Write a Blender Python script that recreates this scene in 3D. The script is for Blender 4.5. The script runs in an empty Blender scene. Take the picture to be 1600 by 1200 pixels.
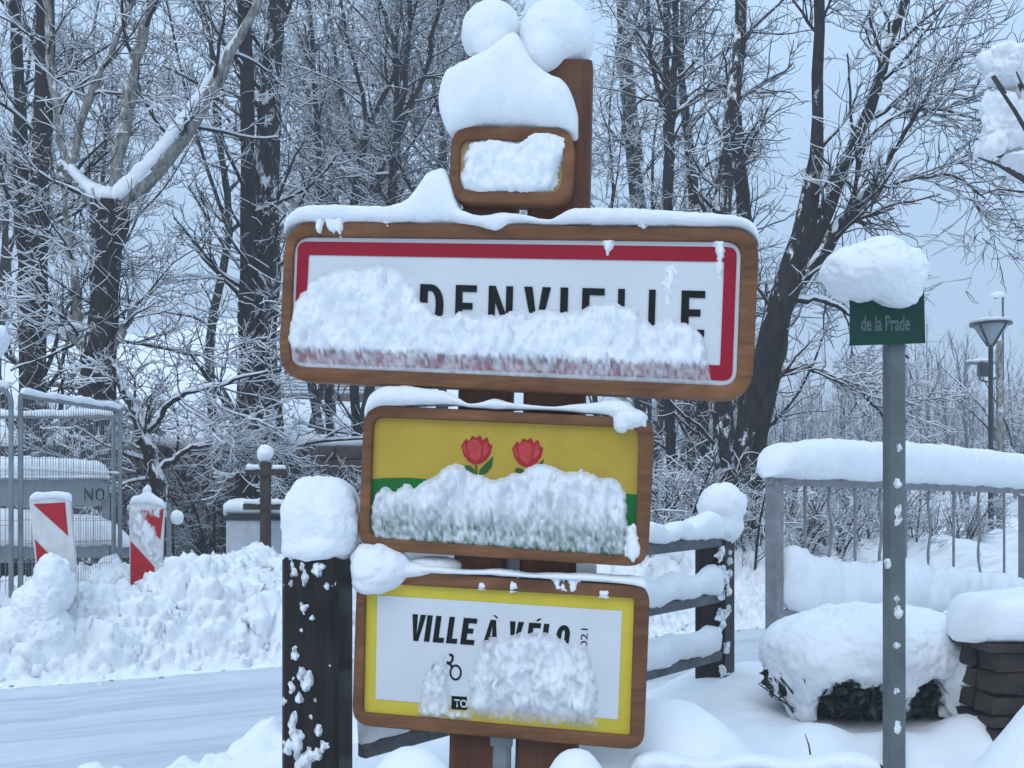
import bpy, math, random
import numpy as np
from mathutils import Vector, Matrix

random.seed(7)
RNG = np.random.default_rng(11)
scene = bpy.context.scene
COL = scene.collection

# ------------------------------------------------------------------ camera
H_CAM = 1.2
F_PX = 1500.0            # focal length in pixels of the 1600 px wide photograph
HOR = 800.0              # horizon row
cam_d = bpy.data.cameras.new('camera')
cam_d.sensor_width = 36.0
cam_d.lens = 36.0 * F_PX / 1600.0
cam_d.shift_y = (HOR - 600.0) / 1600.0
cam_d.clip_start = 0.05
cam_d.clip_end = 1000.0
cam = bpy.data.objects.new('camera', cam_d)
cam.location = (0, 0, H_CAM)
cam.rotation_euler = (math.radians(90), 0, 0)
COL.objects.link(cam)
scene.camera = cam

# ------------------------------------------------------------------ light
SUN_EL, SUN_AZ = math.radians(48), math.radians(205)
world = bpy.data.worlds.new('World')
scene.world = world
world.use_nodes = True
nt = world.node_tree
nt.nodes.clear()
w_out = nt.nodes.new('ShaderNodeOutputWorld')
w_bg = nt.nodes.new('ShaderNodeBackground')
w_bg.inputs['Strength'].default_value = 0.1
sky = nt.nodes.new('ShaderNodeTexSky')
sky.sky_type = 'NISHITA'
sky.sun_disc = False
sky.sun_elevation = SUN_EL
sky.sun_rotation = SUN_AZ
sky.air_density = 1.5
sky.dust_density = 3.0
# cloud deck: standard overcast luminance, (1 + 2 sin elevation) / 3 of the zenith
geo = nt.nodes.new('ShaderNodeTexCoord')
sep = nt.nodes.new('ShaderNodeSeparateXYZ')
nt.links.new(geo.outputs['Generated'], sep.inputs[0])
mx = nt.nodes.new('ShaderNodeMath'); mx.operation = 'MAXIMUM'; mx.inputs[1].default_value = 0.0
nt.links.new(sep.outputs['Z'], mx.inputs[0])
ma = nt.nodes.new('ShaderNodeMath'); ma.operation = 'MULTIPLY_ADD'
ma.inputs[1].default_value = 0.72; ma.inputs[2].default_value = 0.28
nt.links.new(mx.outputs[0], ma.inputs[0])
cl_n = nt.nodes.new('ShaderNodeTexNoise'); cl_n.inputs['Scale'].default_value = 2.2; cl_n.inputs['Detail'].default_value = 4
nt.links.new(geo.outputs['Generated'], cl_n.inputs['Vector'])
cl_m = nt.nodes.new('ShaderNodeMath'); cl_m.operation = 'MULTIPLY_ADD'
cl_m.inputs[1].default_value = 0.30; cl_m.inputs[2].default_value = 0.85
nt.links.new(cl_n.outputs['Fac'], cl_m.inputs[0])
mm = nt.nodes.new('ShaderNodeMath'); mm.operation = 'MULTIPLY'
nt.links.new(ma.outputs[0], mm.inputs[0]); nt.links.new(cl_m.outputs[0], mm.inputs[1])
deck = nt.nodes.new('ShaderNodeVectorMath'); deck.operation = 'SCALE'
deck.inputs[0].default_value = (7.1, 10.1, 14.1)
nt.links.new(mm.outputs[0], deck.inputs['Scale'])
mix = nt.nodes.new('ShaderNodeMixRGB'); mix.inputs[0].default_value = 0.88
nt.links.new(sky.outputs[0], mix.inputs[1]); nt.links.new(deck.outputs[0], mix.inputs[2])
nt.links.new(mix.outputs[0], w_bg.inputs['Color'])
nt.links.new(w_bg.outputs[0], w_out.inputs['Surface'])

sun_d = bpy.data.lights.new('sun', 'SUN')
sun_d.energy = 0.6
sun_d.angle = math.radians(40)
sun_d.color = (1.0, 0.97, 0.93)
sun = bpy.data.objects.new('sun', sun_d)
sv = Vector((math.sin(SUN_AZ) * math.cos(SUN_EL), math.cos(SUN_AZ) * math.cos(SUN_EL), math.sin(SUN_EL)))
sun.rotation_euler = sv.to_track_quat('Z', 'Y').to_euler()
COL.objects.link(sun)

scene.view_settings.view_transform = 'Standard'
scene.view_settings.look = 'None'
scene.view_settings.exposure = 0.40
scene.view_settings.gamma = 1.0
scene.view_settings.use_curve_mapping = False
scene.cycles.max_bounces = 6
scene.cycles.diffuse_bounces = 3
scene.cycles.transparent_max_bounces = 8
scene.cycles.volume_bounces = 1

# ------------------------------------------------------------------ numpy noise
def _hash(ix, iy, iz):
    h = (ix * 374761393 + iy * 668265263 + iz * 2147483647 + 144665) & 0xffffffff
    h = ((h ^ (h >> 13)) * 1274126177) & 0xffffffff
    h = ((h ^ (h >> 16)) * 2246822519) & 0xffffffff
    return ((h ^ (h >> 15)) & 0xffffff) / float(0xffffff)

def vnoise(p):
    """value noise in -1..1, p is (...,3)"""
    p = np.asarray(p, float)
    i = np.floor(p).astype(np.int64)
    f = p - i
    f = f * f * f * (f * (f * 6 - 15) + 10)
    r = 0
    for dx in (0, 1):
        for dy in (0, 1):
            for dz in (0, 1):
                w = (f[..., 0] if dx else 1 - f[..., 0]) * (f[..., 1] if dy else 1 - f[..., 1]) * (f[..., 2] if dz else 1 - f[..., 2])
                r = r + w * _hash(i[..., 0] + dx, i[..., 1] + dy, i[..., 2] + dz)
    return r * 2 - 1

def fbm(p, octv=4, gain=0.5, lac=2.03):
    p = np.asarray(p, float)
    a, s, r = 1.0, 1.0, 0
    for k in range(octv):
        r = r + a * vnoise(p * s + 17.3 * k)
        a *= gain; s *= lac
    return r

def clods(x, y, cell, seed=0):
    """rounded lumps: height 0..1 of the tallest half-ball over (x, y)"""
    gx, gy = x / cell, y / cell
    ix, iy = np.floor(gx).astype(np.int64), np.floor(gy).astype(np.int64)
    best = np.zeros_like(gx)
    for dx in (-1, 0, 1):
        for dy in (-1, 0, 1):
            cx, cy = ix + dx, iy + dy
            s = np.full_like(cx, seed)
            px = cx + _hash(cx, cy, s); py = cy + _hash(cx, cy, s + 5)
            rad = 0.3 + 0.6 * _hash(cx, cy, s + 9)
            d2 = ((gx - px) ** 2 + (gy - py) ** 2) / rad ** 2
            best = np.maximum(best, rad * np.sqrt(np.clip(1 - d2, 0, 1)))
    return best

def sstep(a, b, x):
    t = np.clip((x - a) / (b - a), 0, 1)
    return t * t * (3 - 2 * t)

# ------------------------------------------------------------------ materials
def new_mat(name):
    m = bpy.data.materials.new(name); m.use_nodes = True
    return m, m.node_tree, m.node_tree.nodes['Principled BSDF']

def node(t, typ, **kw):
    n = t.nodes.new(typ)
    for k, v in kw.items():
        if k in n.inputs: n.inputs[k].default_value = v
        else: setattr(n, k, v)
    return n

def ramp(t, fac, stops):
    r = t.nodes.new('ShaderNodeValToRGB')
    el = r.color_ramp.elements
    while len(el) < len(stops): el.new(0.5)
    for e, (p, c) in zip(el, stops):
        e.position = p; e.color = (*c, 1) if len(c) == 3 else c
    t.links.new(fac, r.inputs[0])
    return r

def mapped(t, scale, coord='Object'):
    tc = t.nodes.new('ShaderNodeTexCoord'); mp = t.nodes.new('ShaderNodeMapping')
    mp.inputs['Scale'].default_value = scale
    t.links.new(tc.outputs[coord], mp.inputs[0])
    return mp.outputs[0]

def bump(t, bsdf, h, strength, dist):
    b = node(t, 'ShaderNodeBump', Strength=strength, Distance=dist)
    t.links.new(h, b.inputs['Height']); t.links.new(b.outputs[0], bsdf.inputs['Normal'])

def snow_mat(name, col=(0.86, 0.875, 0.89), grain=70.0, bs=0.55, dist=0.010, cover=False, lump=9.0, wear=False):
    m, t, b = new_mat(name)
    v = mapped(t, (1, 1, 1))
    n1 = node(t, 'ShaderNodeTexNoise', Scale=grain, Detail=4.0, Roughness=0.65); t.links.new(v, n1.inputs['Vector'])
    n2 = node(t, 'ShaderNodeTexNoise', Scale=lump, Detail=3.0); t.links.new(v, n2.inputs['Vector'])
    r = ramp(t, n2.outputs['Fac'], [(0.3, tuple(c * 0.95 for c in col)), (0.7, col)])
    if wear:
        tc = t.nodes.new('ShaderNodeTexCoord'); mp = t.nodes.new('ShaderNodeMapping'); mp.vector_type = 'TEXTURE'
        mp.inputs['Rotation'].default_value = (0, 0, RA); mp.inputs['Scale'].default_value = (2.6, .16, 1)
        t.links.new(tc.outputs['Object'], mp.inputs[0])
        nw = node(t, 'ShaderNodeTexNoise', Scale=1.0, Detail=6.0, Roughness=0.7); t.links.new(mp.outputs[0], nw.inputs['Vector'])
        rw = ramp(t, nw.outputs['Fac'], [(0.36, (.76, .78, .80)), (0.54, (1, 1, 1))])
        ml = node(t, 'ShaderNodeMixRGB', blend_type='MULTIPLY'); ml.inputs[0].default_value = 1.0
        t.links.new(r.outputs[0], ml.inputs[1]); t.links.new(rw.outputs[0], ml.inputs[2]); r = ml
    t.links.new(r.outputs[0], b.inputs['Base Color'])
    b.inputs['Roughness'].default_value = 0.65
    b.inputs['Specular IOR Level'].default_value = 0.25
    ad = node(t, 'ShaderNodeMath', operation='ADD')
    t.links.new(n1.outputs['Fac'], ad.inputs[0]); t.links.new(n2.outputs['Fac'], ad.inputs[1])
    bump(t, b, ad.outputs[0], bs, dist)
    if cover:
        at = node(t, 'ShaderNodeAttribute', attribute_name='cover')
        tr = t.nodes.new('ShaderNodeBsdfTransparent'); mxs = t.nodes.new('ShaderNodeMixShader')
        t.links.new(at.outputs['Fac'], mxs.inputs[0])
        t.links.new(tr.outputs[0], mxs.inputs[1]); t.links.new(b.outputs[0], mxs.inputs[2])
        t.links.new(mxs.outputs[0], t.nodes['Material Output'].inputs['Surface'])
    return m

def wood_mat(name, dark, light, axis='z', rough=0.6, bs=0.4, sc=1.0):
    m, t, b = new_mat(name)
    s = {'x': (2.2, 34, 34), 'y': (34, 2.2, 34), 'z': (34, 34, 2.2)}[axis]
    v = mapped(t, tuple(k * sc for k in s))
    n1 = node(t, 'ShaderNodeTexNoise', Scale=1.0, Detail=6.0, Roughness=0.7, Distortion=0.6); t.links.new(v, n1.inputs['Vector'])
    n2 = node(t, 'ShaderNodeTexNoise', Scale=5.0, Detail=4.0); t.links.new(mapped(t, (1, 1, 1)), n2.inputs['Vector'])
    mp = node(t, 'ShaderNodeMath', operation='MULTIPLY_ADD'); mp.inputs[1].default_value = 0.6
    t.links.new(n1.outputs['Fac'], mp.inputs[0])
    m2 = node(t, 'ShaderNodeMath', operation='MULTIPLY'); m2.inputs[1].default_value = 0.4
    t.links.new(n2.outputs['Fac'], m2.inputs[0]); t.links.new(m2.outputs[0], mp.inputs[2])
    r = ramp(t, mp.outputs[0], [(0.36, dark), (0.52, tuple((a + c) / 2 for a, c in zip(dark, light))), (0.64, light)])
    t.links.new(r.outputs[0], b.inputs['Base Color'])
    b.inputs['Roughness'].default_value = rough; b.inputs['Specular IOR Level'].default_value = 0.15
    bump(t, b, n1.outputs['Fac'], bs, 0.004)
    return m

def plain_mat(name, col, rough=0.5, metal=0.0, var=0.12, scale=14.0, bs=0.05, spec=0.5):
    m, t, b = new_mat(name)
    n = node(t, 'ShaderNodeTexNoise', Scale=scale, Detail=5.0, Roughness=0.6); t.links.new(mapped(t, (1, 1, 1)), n.inputs['Vector'])
    r = ramp(t, n.outputs['Fac'], [(0.3, tuple(c * (1 - var) for c in col)), (0.7, tuple(min(1, c * (1 + var)) for c in col))])
    t.links.new(r.outputs[0], b.inputs['Base Color'])
    b.inputs['Roughness'].default_value = rough; b.inputs['Metallic'].default_value = metal
    b.inputs['Specular IOR Level'].default_value = spec
    if bs: bump(t, b, n.outputs['Fac'], bs, 0.003)
    return m

def bark_mat(name, dark, light, snowy=0.5, scale=7.0):
    m, t, b = new_mat(name)
    v = mapped(t, (scale, scale, scale * 0.3))
    n1 = node(t, 'ShaderNodeTexNoise', Scale=2.0, Detail=6.0, Roughness=0.7); t.links.new(v, n1.inputs['Vector'])
    r = ramp(t, n1.outputs['Fac'], [(0.35, dark), (0.65, light)])
    # snow blown on to the bark: patches, more of it where the bark faces up
    n2 = node(t, 'ShaderNodeTexNoise', Scale=5.0, Detail=6.0, Roughness=0.75); t.links.new(mapped(t, (1, 1, 0.55)), n2.inputs['Vector'])
    g = t.nodes.new('ShaderNodeNewGeometry'); sp = t.nodes.new('ShaderNodeSeparateXYZ'); t.links.new(g.outputs['Normal'], sp.inputs[0])
    a = node(t, 'ShaderNodeMath', operation='MULTIPLY_ADD'); a.inputs[1].default_value = 0.35
    t.links.new(sp.outputs['Z'], a.inputs[0]); t.links.new(n2.outputs['Fac'], a.inputs[2])
    rs = ramp(t, a.outputs[0], [(0.74 - 0.2 * snowy, (0, 0, 0)), (0.80 - 0.2 * snowy, (1, 1, 1))])
    mxr = node(t, 'ShaderNodeMixRGB'); t.links.new(rs.outputs[0], mxr.inputs[0]); t.links.new(r.outputs[0], mxr.inputs[1])
    mxr.inputs[2].default_value = (0.84, 0.86, 0.88, 1)
    t.links.new(mxr.outputs[0], b.inputs['Base Color'])
    b.inputs['Roughness'].default_value = 0.9; b.inputs['Specular IOR Level'].default_value = 0.1
    bump(t, b, n1.outputs['Fac'], 0.8, 0.03)
    return m

RA = math.radians(29.5)          # direction of the road
M = {}
M['snow'] = snow_mat('fresh_snow')
M['snow_far'] = snow_mat('branch_snow', col=(0.80, 0.82, 0.85), bs=0.0)
M['snow_ground'] = snow_mat('ground_snow', grain=40, bs=0.4, dist=0.012, lump=3.0)
M['snow_stuck'] = snow_mat('stuck_snow', col=(0.84, 0.86, 0.88), grain=120, bs=0.35, dist=0.005, cover=True, lump=34)
M['road_snow'] = snow_mat('packed_snow', col=(0.60, 0.635, 0.67), grain=25, bs=0.3, dist=0.01, lump=1.3, wear=True)
M['slush'] = plain_mat('grey_slush', (0.30, 0.32, 0.34), 0.6, var=0.5, scale=30, bs=0.3)
M['frame_wood'] = wood_mat('stained_frame_wood', (0.100, 0.043, 0.020), (0.255, 0.113, 0.050), 'x')
M['post_wood'] = wood_mat('stained_post_wood', (0.085, 0.034, 0.020), (0.165, 0.070, 0.040), 'z')
M['dark_wood'] = wood_mat('wet_dark_wood', (0.006, 0.005, 0.005), (0.032, 0.025, 0.023), 'z', 0.5)
M['brown_wood'] = wood_mat('weathered_brown_wood', (0.03, 0.022, 0.018), (0.085, 0.062, 0.05), 'z', 0.7)
M['rail_wood'] = wood_mat('grey_rail_wood', (0.075, 0.08, 0.085), (0.17, 0.175, 0.18), 'x', 0.7)
M['white_panel'] = plain_mat('white_enamel', (0.62, 0.63, 0.64), 0.35, var=0.04, scale=6, bs=0, spec=0.18)
M['red_panel'] = plain_mat('red_enamel', (0.30, 0.006, 0.022), 0.35, var=0.1, bs=0, spec=0.18)
M['black'] = plain_mat('black_enamel', (0.003, 0.005, 0.006), 0.5, var=0.2, bs=0, spec=0.18)
M['gold'] = plain_mat('ochre_yellow_enamel', (0.45, 0.305, 0.040), 0.3, var=0.08, scale=8, bs=0, spec=0.18)
M['green'] = plain_mat('green_enamel', (0.008, 0.13, 0.022), 0.35, var=0.1, bs=0, spec=0.18)
M['leaf_print'] = plain_mat('leaf_green_print', (0.03, 0.10, 0.02), 0.4, var=0.2, bs=0, spec=0.18)
M['tulip'] = plain_mat('tulip_red_print', (0.47, 0.05, 0.045), 0.4, var=0.2, scale=60, bs=0, spec=0.18)
M['tulip_dark'] = plain_mat('tulip_dark_red_print', (0.36, 0.016, 0.025), 0.4, var=0.2, scale=60, bs=0, spec=0.18)
M['lemon'] = plain_mat('lemon_yellow_enamel', (0.62, 0.48, 0.045), 0.35, var=0.06, bs=0, spec=0.18)
M['tan'] = plain_mat('tan_panel', (0.38, 0.26, 0.09), 0.5, bs=0)
M['galv'] = plain_mat('galvanised_steel', (0.22, 0.24, 0.25), 0.5, metal=0.35, var=0.25, scale=9, bs=0.1)
M['pole_grey'] = plain_mat('weathered_pole', (0.115, 0.135, 0.135), 0.55, metal=0.2, var=0.22, scale=7, bs=0.12)
M['street_green'] = plain_mat('dark_green_plate', (0.006, 0.045, 0.030), 0.4, var=0.12, bs=0, spec=0.18)
M['faded'] = plain_mat('faded_letter_paint', (0.10, 0.14, 0.135), 0.6, var=0.5, scale=90, bs=0)
M['red_sheet'] = plain_mat('red_reflective', (0.42, 0.012, 0.02), 0.35, bs=0, spec=0.18)
M['white_sheet'] = plain_mat('white_reflective', (0.62, 0.61, 0.60), 0.4, bs=0)
M['board_grey'] = plain_mat('grey_board', (0.20, 0.235, 0.25), 0.6, bs=0.1)
M['cabinet'] = plain_mat('pale_grey_cabinet', (0.48, 0.52, 0.55), 0.6)
M['iron'] = plain_mat('painted_grey_iron', (0.20, 0.20, 0.21), 0.55, metal=0.1, var=0.25, bs=0.15)
M['lamp_dark'] = plain_mat('black_lamp_metal', (0.016, 0.018, 0.022), 0.4, metal=0.2)
M['stone'] = plain_mat('dark_stone', (0.034, 0.023, 0.018), 0.9, var=0.5, scale=9, bs=0.6)
M['stone_far'] = plain_mat('brown_wall_stone', (0.085, 0.052, 0.042), 0.85, var=0.5, scale=5, bs=0.6)
M['mortar'] = plain_mat('dark_mortar', (0.03, 0.027, 0.026), 0.95, bs=0.5)
M['hedge'] = plain_mat('dark_evergreen_leaf', (0.014, 0.030, 0.022), 0.45, var=0.5, scale=30, bs=0)
M['twig'] = plain_mat('dark_twig', (0.035, 0.028, 0.027), 0.8, bs=0)
M['bark'] = bark_mat('dark_bark', (0.006, 0.005, 0.005), (0.038, 0.028, 0.025), 0.45)
M['bark_snowy'] = bark_mat('snow_caked_bark', (0.007, 0.006, 0.006), (0.044, 0.035, 0.031), 0.93)
M['pale_bark'] = bark_mat('pale_bark', (0.06, 0.052, 0.047), (0.40, 0.37, 0.33), 0.85, 9.0)
M['roof'] = plain_mat('snow_dusted_roof', (0.50, 0.53, 0.56), 0.6, bs=0)
M['house_wall'] = plain_mat('house_render', (0.10, 0.07, 0.055), 0.8)
mg, tg, bg_ = new_mat('frosted_lamp_glass')
bg_.inputs['Base Color'].default_value = (0.55, 0.6, 0.62, 1); bg_.inputs['Roughness'].default_value = 0.35
bg_.inputs['Transmission Weight'].default_value = 0.5
M['glass'] = mg

# ------------------------------------------------------------------ scene helpers
def link(name, me, mat=None, parent=None):
    o = bpy.data.objects.new(name, me)
    COL.objects.link(o)
    if parent is not None: o.parent = parent
    if mat is not None and me is not None:
        for m_ in (mat if isinstance(mat, (list, tuple)) else [mat]): me.materials.append(m_)
    return o

def tag(o, label, cat, group=None):
    o['label'] = label; o['category'] = cat
    if group: o['group'] = group
    return o

def thing(name, label, cat, group=None, loc=(0, 0, 0)):
    o = bpy.data.objects.new(name, None)
    o.empty_display_size = 0.1
    COL.objects.link(o)
    o.location = loc
    return tag(o, label, cat, group)

def mesh_np(name, v, quads=None, tris=None, smooth=True):
    me = bpy.data.meshes.new(name)
    v = np.asarray(v, np.float32).reshape(-1, 3)
    parts, cnt = [], []
    if quads is not None and len(quads): q = np.asarray(quads, np.int32).reshape(-1, 4); parts.append(q.ravel()); cnt.append(np.full(len(q), 4, np.int32))
    if tris is not None and len(tris): q = np.asarray(tris, np.int32).reshape(-1, 3); parts.append(q.ravel()); cnt.append(np.full(len(q), 3, np.int32))
    idx = np.concatenate(parts); c = np.concatenate(cnt)
    me.vertices.add(len(v)); me.vertices.foreach_set('co', v.ravel())
    me.loops.add(len(idx)); me.loops.foreach_set('vertex_index', idx)
    me.polygons.add(len(c))
    me.polygons.foreach_set('loop_start', np.concatenate([[0], np.cumsum(c)[:-1]]).astype(np.int32))
    me.polygons.foreach_set('loop_total', c)
    me.polygons.foreach_set('use_smooth', np.full(len(c), smooth, bool))
    me.update(calc_edges=True)
    return me

class MB:
    """collects simple solids into one mesh"""
    def __init__(s): s.v = []; s.f = []
    def add(s, vs, fs):
        n = len(s.v); s.v += [tuple(p) for p in vs]; s.f += [tuple(i + n for i in f) for f in fs]
    def box(s, c, size, rz=0.0, bev=0.0, mat=None):
        hx, hy, hz = size[0] / 2, size[1] / 2, size[2] / 2
        R = Matrix.Rotation(rz, 3, 'Z') if mat is None else mat
        c = Vector(c)
        if bev <= 0:
            vs = [c + R @ Vector((sx * hx, sy * hy, sz * hz)) for sz in (-1, 1) for sx, sy in ((-1, -1), (1, -1), (1, 1), (-1, 1))]
            fs = [(3, 2, 1, 0), (4, 5, 6, 7)] + [(i, (i + 1) % 4, 4 + (i + 1) % 4, 4 + i) for i in range(4)]
            s.add(vs, fs); return
        b = min(bev, hx * .9, hy * .9, hz * .9)
        def ring(x, y, z): return [c + R @ Vector(p) for p in ((-x + b, -y, z), (x - b, -y, z), (x, -y + b, z), (x, y - b, z), (x - b, y, z), (-x + b, y, z), (-x, y - b, z), (-x, -y + b, z))]
        rr = [[c + R @ Vector((p[0], p[1], z)) for p in ((-hx + 1.2 * b, -hy + b, 0), (hx - 1.2 * b, -hy + b, 0), (hx - b, -hy + 1.2 * b, 0), (hx - b, hy - 1.2 * b, 0), (hx - 1.2 * b, hy - b, 0), (-hx + 1.2 * b, hy - b, 0), (-hx + b, hy - 1.2 * b, 0), (-hx + b, -hy + 1.2 * b, 0))] for z in (-hz, hz)]
        loops = [rr[0], ring(hx, hy, -hz + b), ring(hx, hy, hz - b), rr[1]]
        vs = [p for l in loops for p in l]
        fs = [tuple(reversed(range(8))), tuple(range(24, 32))]
        for k in range(3): fs += [(k * 8 + i, k * 8 + (i + 1) % 8, k * 8 + 8 + (i + 1) % 8, k * 8 + 8 + i) for i in range(8)]
        s.add(vs, fs)
    def bar(s, a, b, r, k=8, r2=None, cap=True):
        a, b = Vector(a), Vector(b); d = (b - a).normalized()
        u = d.orthogonal().normalized(); w = d.cross(u); r2 = r if r2 is None else r2
        vs = [a + (u * math.cos(t) + w * math.sin(t)) * r for t in (2 * math.pi * i / k for i in range(k))]
        vs += [b + (u * math.cos(t) + w * math.sin(t)) * r2 for t in (2 * math.pi * i / k for i in range(k))]
        fs = [(i, (i + 1) % k, k + (i + 1) % k, k + i) for i in range(k)]
        if cap: fs += [tuple(reversed(range(k))), tuple(range(k, 2 * k))]
        s.add(vs, fs)
    def tube(s, pts, r, k=8):
        pts = [Vector(p) for p in pts]; n = len(pts); vs = []; ref = None
        for i, p in enumerate(pts):
            d = (pts[min(i + 1, n - 1)] - pts[max(i - 1, 0)]).normalized()
            u = d.orthogonal().normalized() if ref is None else (ref - d * ref.dot(d)).normalized()
            ref = u; w = d.cross(u); rr = r[i] if isinstance(r, (list, tuple)) else r
            vs += [p + (u * math.cos(2 * math.pi * j / k) + w * math.sin(2 * math.pi * j / k)) * rr for j in range(k)]
        fs = [(i * k + j, i * k + (j + 1) % k, (i + 1) * k + (j + 1) % k, (i + 1) * k + j) for i in range(n - 1) for j in range(k)]
        fs += [tuple(reversed(range(k))), tuple(range((n - 1) * k, n * k))]
        s.add(vs, fs)
    def lathe(s, c, prof, k=24):
        c = Vector(c)
        vs = [c + Vector((r * math.cos(2 * math.pi * j / k), r * math.sin(2 * math.pi * j / k), z)) for r, z in prof for j in range(k)]
        n = len(prof)
        fs = [(i * k + j, i * k + (j + 1) % k, (i + 1) * k + (j + 1) % k, (i + 1) * k + j) for i in range(n - 1) for j in range(k)]
        fs += [tuple(reversed(range(k))), tuple(range((n - 1) * k, n * k))]
        s.add(vs, fs)
    def build(s, name, mat, parent=None, smooth=False):
        me = bpy.data.meshes.new(name)
        me.from_pydata(s.v, [], s.f); me.update()
        if smooth:
            me.polygons.foreach_set('use_smooth', np.ones(len(me.polygons), bool))
            try: me.set_sharp_from_angle(angle=math.radians(40))
            except Exception: pass
        return link(name, me, mat, parent)

C0 = Vector((0, 0, H_CAM))
def ray(px, py): return Vector(((px - 800.0) / F_PX, 1.0, -(py - HOR) / F_PX))
def P(px, py, d): return C0 + ray(px, py) * d
class Plane:
    def __init__(s, p0, n): s.p0 = Vector(p0); s.n = Vector(n).normalized()
    def at(s, px, py, off=0.0):
        r = ray(px, py); return C0 + r * ((s.p0 - C0).dot(s.n) / r.dot(s.n)) + s.n * off

    def on(s, px, py, off=0.0):
        r = ray(px, py); return C0 + r * ((s.p0 + s.n * off - C0).dot(s.n) / r.dot(s.n))

def quad_lerp(q, u, v):
    a = [q[0][k] * (1 - u) + q[1][k] * u for k in (0, 1)]; b = [q[3][k] * (1 - u) + q[2][k] * u for k in (0, 1)]
    return (a[0] * (1 - v) + b[0] * v, a[1] * (1 - v) + b[1] * v)

def round_poly(pts, r, k=6):
    """round each corner of a polygon given in photo coordinates"""
    out = []; n = len(pts)
    for i in range(n):
        p = Vector(pts[i]); a = Vector(pts[i - 1]) - p; b = Vector(pts[(i + 1) % n]) - p
        rr = min(r, a.length * .49, b.length * .49)
        p1 = p + a.normalized() * rr; p2 = p + b.normalized() * rr
        for j in range(k + 1):
            t = j / k
            out.append(tuple(p1 * (1 - t) ** 2 + p * 2 * t * (1 - t) * (1 - 0.18) + p * 0 + (p * 2 * t * (1 - t) * 0.18) + p2 * t ** 2))
    return out

def plate(name, poly, plane, off, th, mat, parent, smooth=False):
    """flat plate: front face at offset off, th thick behind it"""
    f = [plane.at(x, y, off) for x, y in poly]; b = [p - plane.n * th for p in f]
    n = len(f); mb = MB()
    mb.add(f + b, [tuple(range(n)), tuple(reversed(range(n, 2 * n)))] + [(i, n + i, n + (i + 1) % n, (i + 1) % n) for i in range(n)])
    o = mb.build(name, mat, parent)
    bm_fix(o.data)
    return o

import bmesh
def bm_fix(me):
    bm = bmesh.new(); bm.from_mesh(me)
    bmesh.ops.triangulate(bm, faces=[f for f in bm.faces if len(f.verts) > 4])
    bmesh.ops.recalc_face_normals(bm, faces=bm.faces)
    bm.to_mesh(me); bm.free(); me.update()

def ring(name, outer, inner, plane, front, back, mat, parent, bev=0.1, edge=0.005):
    n = len(outer); mb = MB()
    def L(f, off): return [plane.at(o[0] * (1 - f) + i[0] * f, o[1] * (1 - f) + i[1] * f, off) for o, i in zip(outer, inner)]
    if bev > 0: loops = [L(0, back), L(0, front - edge), L(bev * .35, front - edge * .3), L(bev, front), L(1 - bev, front), L(1 - bev * .35, front - edge * .3), L(1, front - edge), L(1, back)]
    else: loops = [L(0, back), L(0, front), L(1, front), L(1, back)]
    m = len(loops)
    vs = [p for l in loops for p in l]
    fs = [(a * n + i, a * n + (i + 1) % n, ((a + 1) % m) * n + (i + 1) % n, ((a + 1) % m) * n + i) for a in range(m) for i in range(n)]
    mb.add(vs, fs)
    o = mb.build(name, mat, parent, smooth=True)
    bm_fix(o.data); return o

def resample(arr, step):
    a = np.asarray(arr, float)
    seg = np.linalg.norm(np.diff(a[:, :3], axis=0), axis=1); s = np.concatenate([[0], np.cumsum(seg)])
    n = max(int(s[-1] / step), 6); q = np.linspace(0, s[-1], n + 1)
    out = np.stack([np.interp(q, s, a[:, k]) for k in range(a.shape[1])], 1)
    for _ in range(2):
        out[1:-1] = out[:-2] * .25 + out[1:-1] * .5 + out[2:] * .25
    return out

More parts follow.
